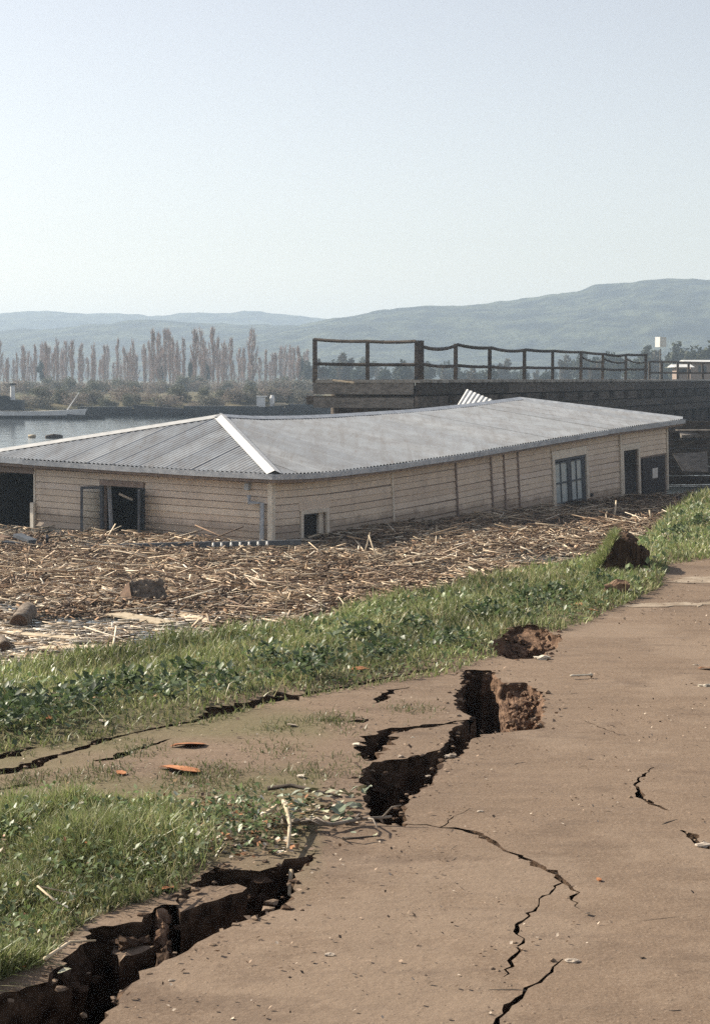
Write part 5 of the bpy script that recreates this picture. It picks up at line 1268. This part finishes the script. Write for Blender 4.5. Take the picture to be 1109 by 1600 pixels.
bC_ = boat(330, 169, 'long dark barge with raised bow and small white cabin', 'barge'); child(hull('hull', 14.2, 3.0, .66, .42, .25, M['boat_dark'], None), bC_)
local_box('hatch', bC_, 1.0, 0, .78, 7, 1.8, .35, M['boat_grey']); local_box('cabin', bC_, 4.7, 0, 1.35, .75, 1.2, .95, M['boat_white']); local_box('cabin_roof', bC_, 4.75, 0, 1.86, .95, 1.4, .07, M['boat_white'])
f = MB().tube([(5.75, 0, .9), (5.75, 0, 1.7), (5.75, 0, 2.0)], [.2, .24, .12], 8).build('ventilator', M['boat_white']); child(f, bC_)
local_box('deckhouse', bC_, 6.5, 0, 1.0, 1.0, 1.2, .45, M['wood_pale'])
bD = boat(480, 172, 'dark barge stern half hidden behind the pier end', 'barge'); child(hull('hull', 6.0, 2.8, .85, .1, .1, M['boat_dark'], None), bD); local_box('hatch', bD, 0, 0, .95, 3.6, 1.6, .3, M['boat_grey'])
tag(MB().tube([at_y(72, 683, 107), at_y(85, 681, 107.3), at_y(98, 682, 107.6)], [.10, .13, .08], 7).build('floating_log', M['timber'], None, True), 'dark log floating on the open water left of the roof', 'log')
tag(MB().tube([at_y(45, 682, 108), at_y(56, 681, 108)], [.10, .09], 7).build('float', M['wood_pale'], None, True), 'pale float on the water beside the floating log', 'float')

# trees
def twig_tree(h, r, n, seed, cols, up_=1.0):
    """bare columnar tree: trunk mesh and a crown of many thin upright twigs"""
    g = np.random.default_rng(seed)
    t = MB(); t.tube([(0, 0, -.3), (g.normal(0, .05), g.normal(0, .05), h * .35), (0, 0, h * .7), (0, 0, h * .97)], [h * .015, h * .011, h * .006, h * .001], 6)
    tm = bpy.data.meshes.new('trunk'); tm.from_pydata([tuple(v) for v in t.v], [], t.f); tm.update(); tm.materials.append(M['twig_grey'])
    K = 30; lz = h * np.sort(g.uniform(.06, .86, K)); la = g.uniform(0, 6.28, K); top = np.minimum(h * .99, lz + h * g.uniform(.12, .34, K))
    lr = r * g.uniform(.35, 1.1, K) * np.sin(np.pi * np.clip(top / h * .80 + .08, 0, 1)) ** .8
    k = g.integers(0, K, n); t_ = g.random(n) ** .8; rad = lr[k] * t_ ** .6
    p0 = np.column_stack([np.cos(la[k]) * rad, np.sin(la[k]) * rad, lz[k] + (top - lz)[k] * t_]) + g.normal(0, 1, (n, 3)) * np.array([.10, .10, .18]) * r
    ln = h * g.uniform(.03, .10, n); p1 = p0 + np.column_stack([np.cos(la[k]) * .12, np.sin(la[k]) * .12, np.ones(n)]) * ln[:, None] + g.normal(0, .10, (n, 3)) * r
    w = g.uniform(.03, .075, n) * h / 15; b = g.uniform(0, 6.28, n); s = np.column_stack([np.cos(b), np.sin(b), np.zeros(n)]) * w[:, None]
    V = np.stack([p0 - s, p0 + s, p1], 1).reshape(-1, 3); T = np.arange(n * 3).reshape(-1, 3)
    C = np.repeat(np.array(cols)[g.choice(len(cols), n)] * g.uniform(.7, 1.2, n)[:, None], 3, axis=0)
    o = tri_mesh('crown', V, T, M['twig'], C); cm = o.data; bpy.data.objects.remove(o); return tm, cm
def round_tree(h, r, n, seed, cols, leaf=.5, zc=.58, zs=.42):
    g = np.random.default_rng(seed)
    t = MB(); t.tube([(0, 0, -.4), (.1, 0, h * .3), (0, .1, h * .75)], [h * .03, h * .022, h * .006], 6)
    for k in range(5):
        aa = g.uniform(0, 6.28); t.tube([(0, 0, h * .3), (math.cos(aa) * r * .4, math.sin(aa) * r * .4, h * .5), (math.cos(aa) * r * .75, math.sin(aa) * r * .75, h * .66)], [h * .013, h * .008, h * .002], 5)
    tm = bpy.data.meshes.new('trunk'); tm.from_pydata([tuple(v) for v in t.v], [], t.f); tm.update(); tm.materials.append(M['twig_grey'])
    K = 16; cc = g.normal(0, 1, (K, 3)); cc /= np.linalg.norm(cc, axis=1)[:, None]; cc = cc * g.uniform(.3, .75, K)[:, None]; cr = g.uniform(.28, .5, K)
    k = g.integers(0, K, n); d = g.normal(0, 1, (n, 3)); d /= np.linalg.norm(d, axis=1)[:, None]
    q = cc[k] + d * (cr[k] * g.uniform(.5, 1.05, n))[:, None]; p = np.column_stack([q[:, 0] * r, q[:, 1] * r, h * zc + q[:, 2] * h * zs])
    u = g.normal(0, 1, (n, 3)); v = g.normal(0, 1, (n, 3)); sz = leaf * g.uniform(.5, 1.2, n)[:, None]
    u = u / np.linalg.norm(u, axis=1)[:, None] * sz; v = v / np.linalg.norm(v, axis=1)[:, None] * sz * .6
    V = np.stack([p - u, p + v, p + u, p - v], 1).reshape(-1, 3); b = (np.arange(n) * 4)[:, None, None]; T = (b + np.array([(0, 1, 2), (0, 2, 3)])[None]).reshape(-1, 3)
    C = np.repeat(np.array(cols)[g.choice(len(cols), n)] * g.uniform(.7, 1.25, n)[:, None], 4, axis=0)
    o = tri_mesh('crown', V, T, M['foliage'], C); cm = o.data; bpy.data.objects.remove(o); return tm, cm
def plant(name, kind, x, y, h, base_h, lab, cat, group, wide=1.0):
    z = float(bank_z(np.array(x), np.array(y))); e = empty(name, (x, y, z - .1), lab, cat, group); s = h / base_h
    e.scale = (s * wide, s * wide, s); e.rotation_euler = (0, 0, rnd.uniform(0, 6.28))
    for nm, me in zip(('trunk', 'crown'), kind):
        o = bpy.data.objects.new(nm, me); COL.objects.link(o); o.parent = e
    return e
RUSSET = [(.38, .255, .205), (.43, .31, .255), (.32, .235, .20), (.40, .32, .27)]
POP = [twig_tree(15, r, 1250, 300 + i, RUSSET) for i, r in enumerate((1.5, 2.0, 1.2, 2.3, 1.7, 1.4, 2.0, 1.1))]
pops = [(28, 552), (39, 545), (56, 540), (74, 536), (90, 530), (113, 534), (126, 545), (145, 552), (164, 541), (184, 531), (208, 531), (227, 545), (240, 516), (249, 520), (258, 516), (266, 517), (277, 533), (288, 530), (306, 516), (314, 514), (333, 514), (340, 528), (350, 533), (361, 530), (381, 544), (394, 514), (416, 548), (431, 552), (446, 541), (459, 545), (467, 542), (476, 550), (12, 560), (84, 552), (320, 530), (271, 530), (200, 555), (-20, 545), (-50, 540), (-90, 550)]
for i, (px, py) in enumerate(pops):
    y = rnd.uniform(330, 400); b = at_y(px, 600, y); zb_ = float(bank_z(np.array(b.x), np.array(y))); h = at_y(px, py, y).z - zb_
    plant('poplar_tree', POP[(i * 5 + i // 3) % 8], b.x, y, h, 15, 'bare russet poplar in the row on the far shore', 'poplar', 'bare poplars on the far shore', rnd.uniform(.75, 1.25) * (.8 if h < 12 else 1))
for i in range(84):
    px = -60 + i * 6.5 + rnd.uniform(-6, 6); y = rnd.uniform(410, 470); b = at_y(px, 600, y); h = at_y(px, rnd.uniform(533, 572), y).z - float(bank_z(np.array(b.x), np.array(y)))
    plant('poplar_tree', POP[(i * 5 + i // 3) % 8], b.x, y, h, 15, 'fainter bare poplar in the back row on the far shore', 'poplar', 'fainter poplars of the back row', rnd.uniform(.7, 1.3))
EVG = [round_tree(10, r, 1500, 400 + i, [(.03, .045, .03), (.045, .06, .035), (.055, .06, .04)], .45) for i, r in enumerate((2.2, 3.0))]
for i, (px, py) in enumerate(((299, 556), (66, 562), (323, 560), (470, 556), (250, 562))):
    y = 372; b = at_y(px, 600, y); h = at_y(px, py, y).z - float(bank_z(np.array(b.x), np.array(y)))
    plant('evergreen_tree', EVG[i % 2], b.x, y, h, 10, 'dark evergreen standing among the bare poplars on the far shore', 'tree', 'dark evergreens among the poplars', .7)
SHR = [round_tree(3, r, 1500, 500 + i, c, .16, .36, .62) for i, (r, c) in enumerate(((2.2, [(.19, .18, .14), (.24, .22, .18), (.15, .15, .12)]), (2.8, [(.26, .215, .18), (.30, .245, .20), (.20, .175, .15)]), (1.8, [(.13, .14, .10), (.18, .175, .13)])))]
for i in range(46):
    px = -40 + i * 12.2 + rnd.uniform(-5, 5); xx = at_y(px, 600, 190).x; y = 186 + 8 * float(fbm(np.array(xx * .03), np.array(0.0), 61, 3)) + rnd.uniform(1.5, 9); b = at_y(px, 600, y)
    plant('shore_shrub', SHR[i % 3], b.x, y, rnd.uniform(1.1, 2.1), 3, 'low grey-brown shrub on the far river bank behind the boats', 'shrub', 'shrubs along the far bank', rnd.uniform(.8, 1.3))
for i in range(48):
    px = -40 + i * 11.5 + rnd.uniform(-8, 8); y = rnd.uniform(250, 320); b = at_y(px, 600, y)
    plant('shore_shrub', SHR[(i + 1) % 3], b.x, y, rnd.uniform(1.6, 3.0), 3, 'larger hazy shrub at the foot of the poplars', 'shrub', 'shrubs below the poplars', rnd.uniform(.8, 1.2))
RT = [round_tree(14, r, 1800, 600 + i, c, .75) for i, (r, c) in enumerate(((5, [(.05, .06, .04), (.075, .08, .05)]), (4, [(.10, .085, .06), (.13, .10, .075), (.08, .08, .05)]), (5.5, [(.04, .055, .035), (.06, .07, .045)])))]
for i in range(44):
    px = 478 + i * 16.2 + rnd.uniform(-6, 6); y = rnd.uniform(300, 430); b = at_y(px, 600, y); top = np.interp(px, [480, 620, 760, 900, 1000, 1109], [556, 562, 568, 560, 545, 535]) + rnd.uniform(-8, 14)
    h = at_y(px, top, y).z - float(bank_z(np.array(b.x), np.array(y)))
    plant('shore_tree', RT[i % 3], b.x, y, max(h, 4), 14, 'hazy leafy tree on the far shore behind the pier rail', 'tree', 'hazy trees behind the pier', rnd.uniform(.8, 1.2))
# sign box on a pole and low pale roofed buildings at the right
yS = 150; p0 = at_y(1031, 594, yS); e = empty('sign_post', (p0.x, yS, 0), 'white box sign on a thin pole beyond the rail at right', 'sign')
bar('pole', (p0.x, yS, -.5), at_y(1031, 545, yS), .10, .10, M['timber_grey'], e)
a = at_y(1025, 527, yS); b = at_y(1038, 542, yS); c = lerp(a, b, .5)
mobj('sign_box', box_v(c, Vector((.30, .22, 0)), Vector((-.16, .24, 0)), Vector((0, 0, .42))), BOXF, M['white'], e)
def shed(px0, px1, yt, ye, yb, y, dep, lab, roofm):
    a, b = at_y(px0, ye, y), at_y(px1, ye, y); zt = at_y(px0, yt, y).z; zb0 = at_y(px0, yb, y).z - 1.5
    e = empty('shed', (lerp(a.x, b.x, .5), y, zb0), lab, 'building')
    w = MB(); w.add([(a.x, y, zb0), (b.x, y, zb0), (b.x, y, a.z), (a.x, y, a.z), (a.x, y + dep, zb0), (b.x, y + dep, zb0), (b.x, y + dep, a.z), (a.x, y + dep, a.z)], [(0, 1, 2, 3), (5, 4, 7, 6), (4, 0, 3, 7), (1, 5, 6, 2)]); w.build('wall', M['soffit'], e)
    r = MB(); o = .5; r.add([(a.x - o, y - o, a.z - .05), (b.x + o, y - o, a.z - .05), (b.x + o, y + dep / 2, zt), (a.x - o, y + dep / 2, zt), (b.x + o, y + dep + o, a.z - .05), (a.x - o, y + dep + o, a.z - .05)], [(0, 1, 2, 3), (3, 2, 4, 5), (0, 3, 5), (1, 4, 2)]); r.build('roof', roofm, e)
    n = max(2, int((b.x - a.x) / 2.5))
    for k in range(n):
        x = lerp(a.x, b.x, (k + .5) / n); hh = (a.z - zb0 - 1.5); mobj('window', box_v((x, y - .02, zb0 + 1.5 + hh * .55), Vector((.45, 0, 0)), Vector((0, .03, 0)), Vector((0, 0, hh * .22))), BOXF, M['boat_grey'], e)
shed(1078, 1190, 562, 566, 590, 205, 6, 'low distant building with a long pale roof at right', M['cap'])
shed(1060, 1076, 569, 573, 590, 190, 4, 'small white hut left of the long pale roof', M['cap'])
ne = struct(field_mesh('shore_ground', np.linspace(28, 140, 30), np.linspace(100, 240, 20), lambda X, Y: np.minimum(3.15 + .2 * fbm(X * .05, Y * .05, 211, 3), (X - .185 * Y - 1.0) * .5 + .3), M['field']))

# ------------------------------------------------------------------ haze over the river and the hills
hz = MB().box((300, 1150, 39.5), Vector((2900, 0, 0)), Vector((0, 1500, 0)), Vector((0, 0, 42.5))).build('haze', None)
hm = bpy.data.materials.new('river_haze'); hm.use_nodes = True; hn = hm.node_tree; hn.nodes.clear()
ho = hn.nodes.new('ShaderNodeOutputMaterial'); hv_ = hn.nodes.new('ShaderNodeVolumePrincipled')
hv_.inputs['Color'].default_value = (.60, .75, .93, 1); hv_.inputs['Density'].default_value = .00056; hv_.inputs['Anisotropy'].default_value = .2
hn.links.new(hv_.outputs[0], ho.inputs['Volume']); hz.data.materials.append(hm)
hz['kind'] = 'stuff'; hz['label'] = 'pale morning haze over the river and hills'; hz['category'] = 'haze'
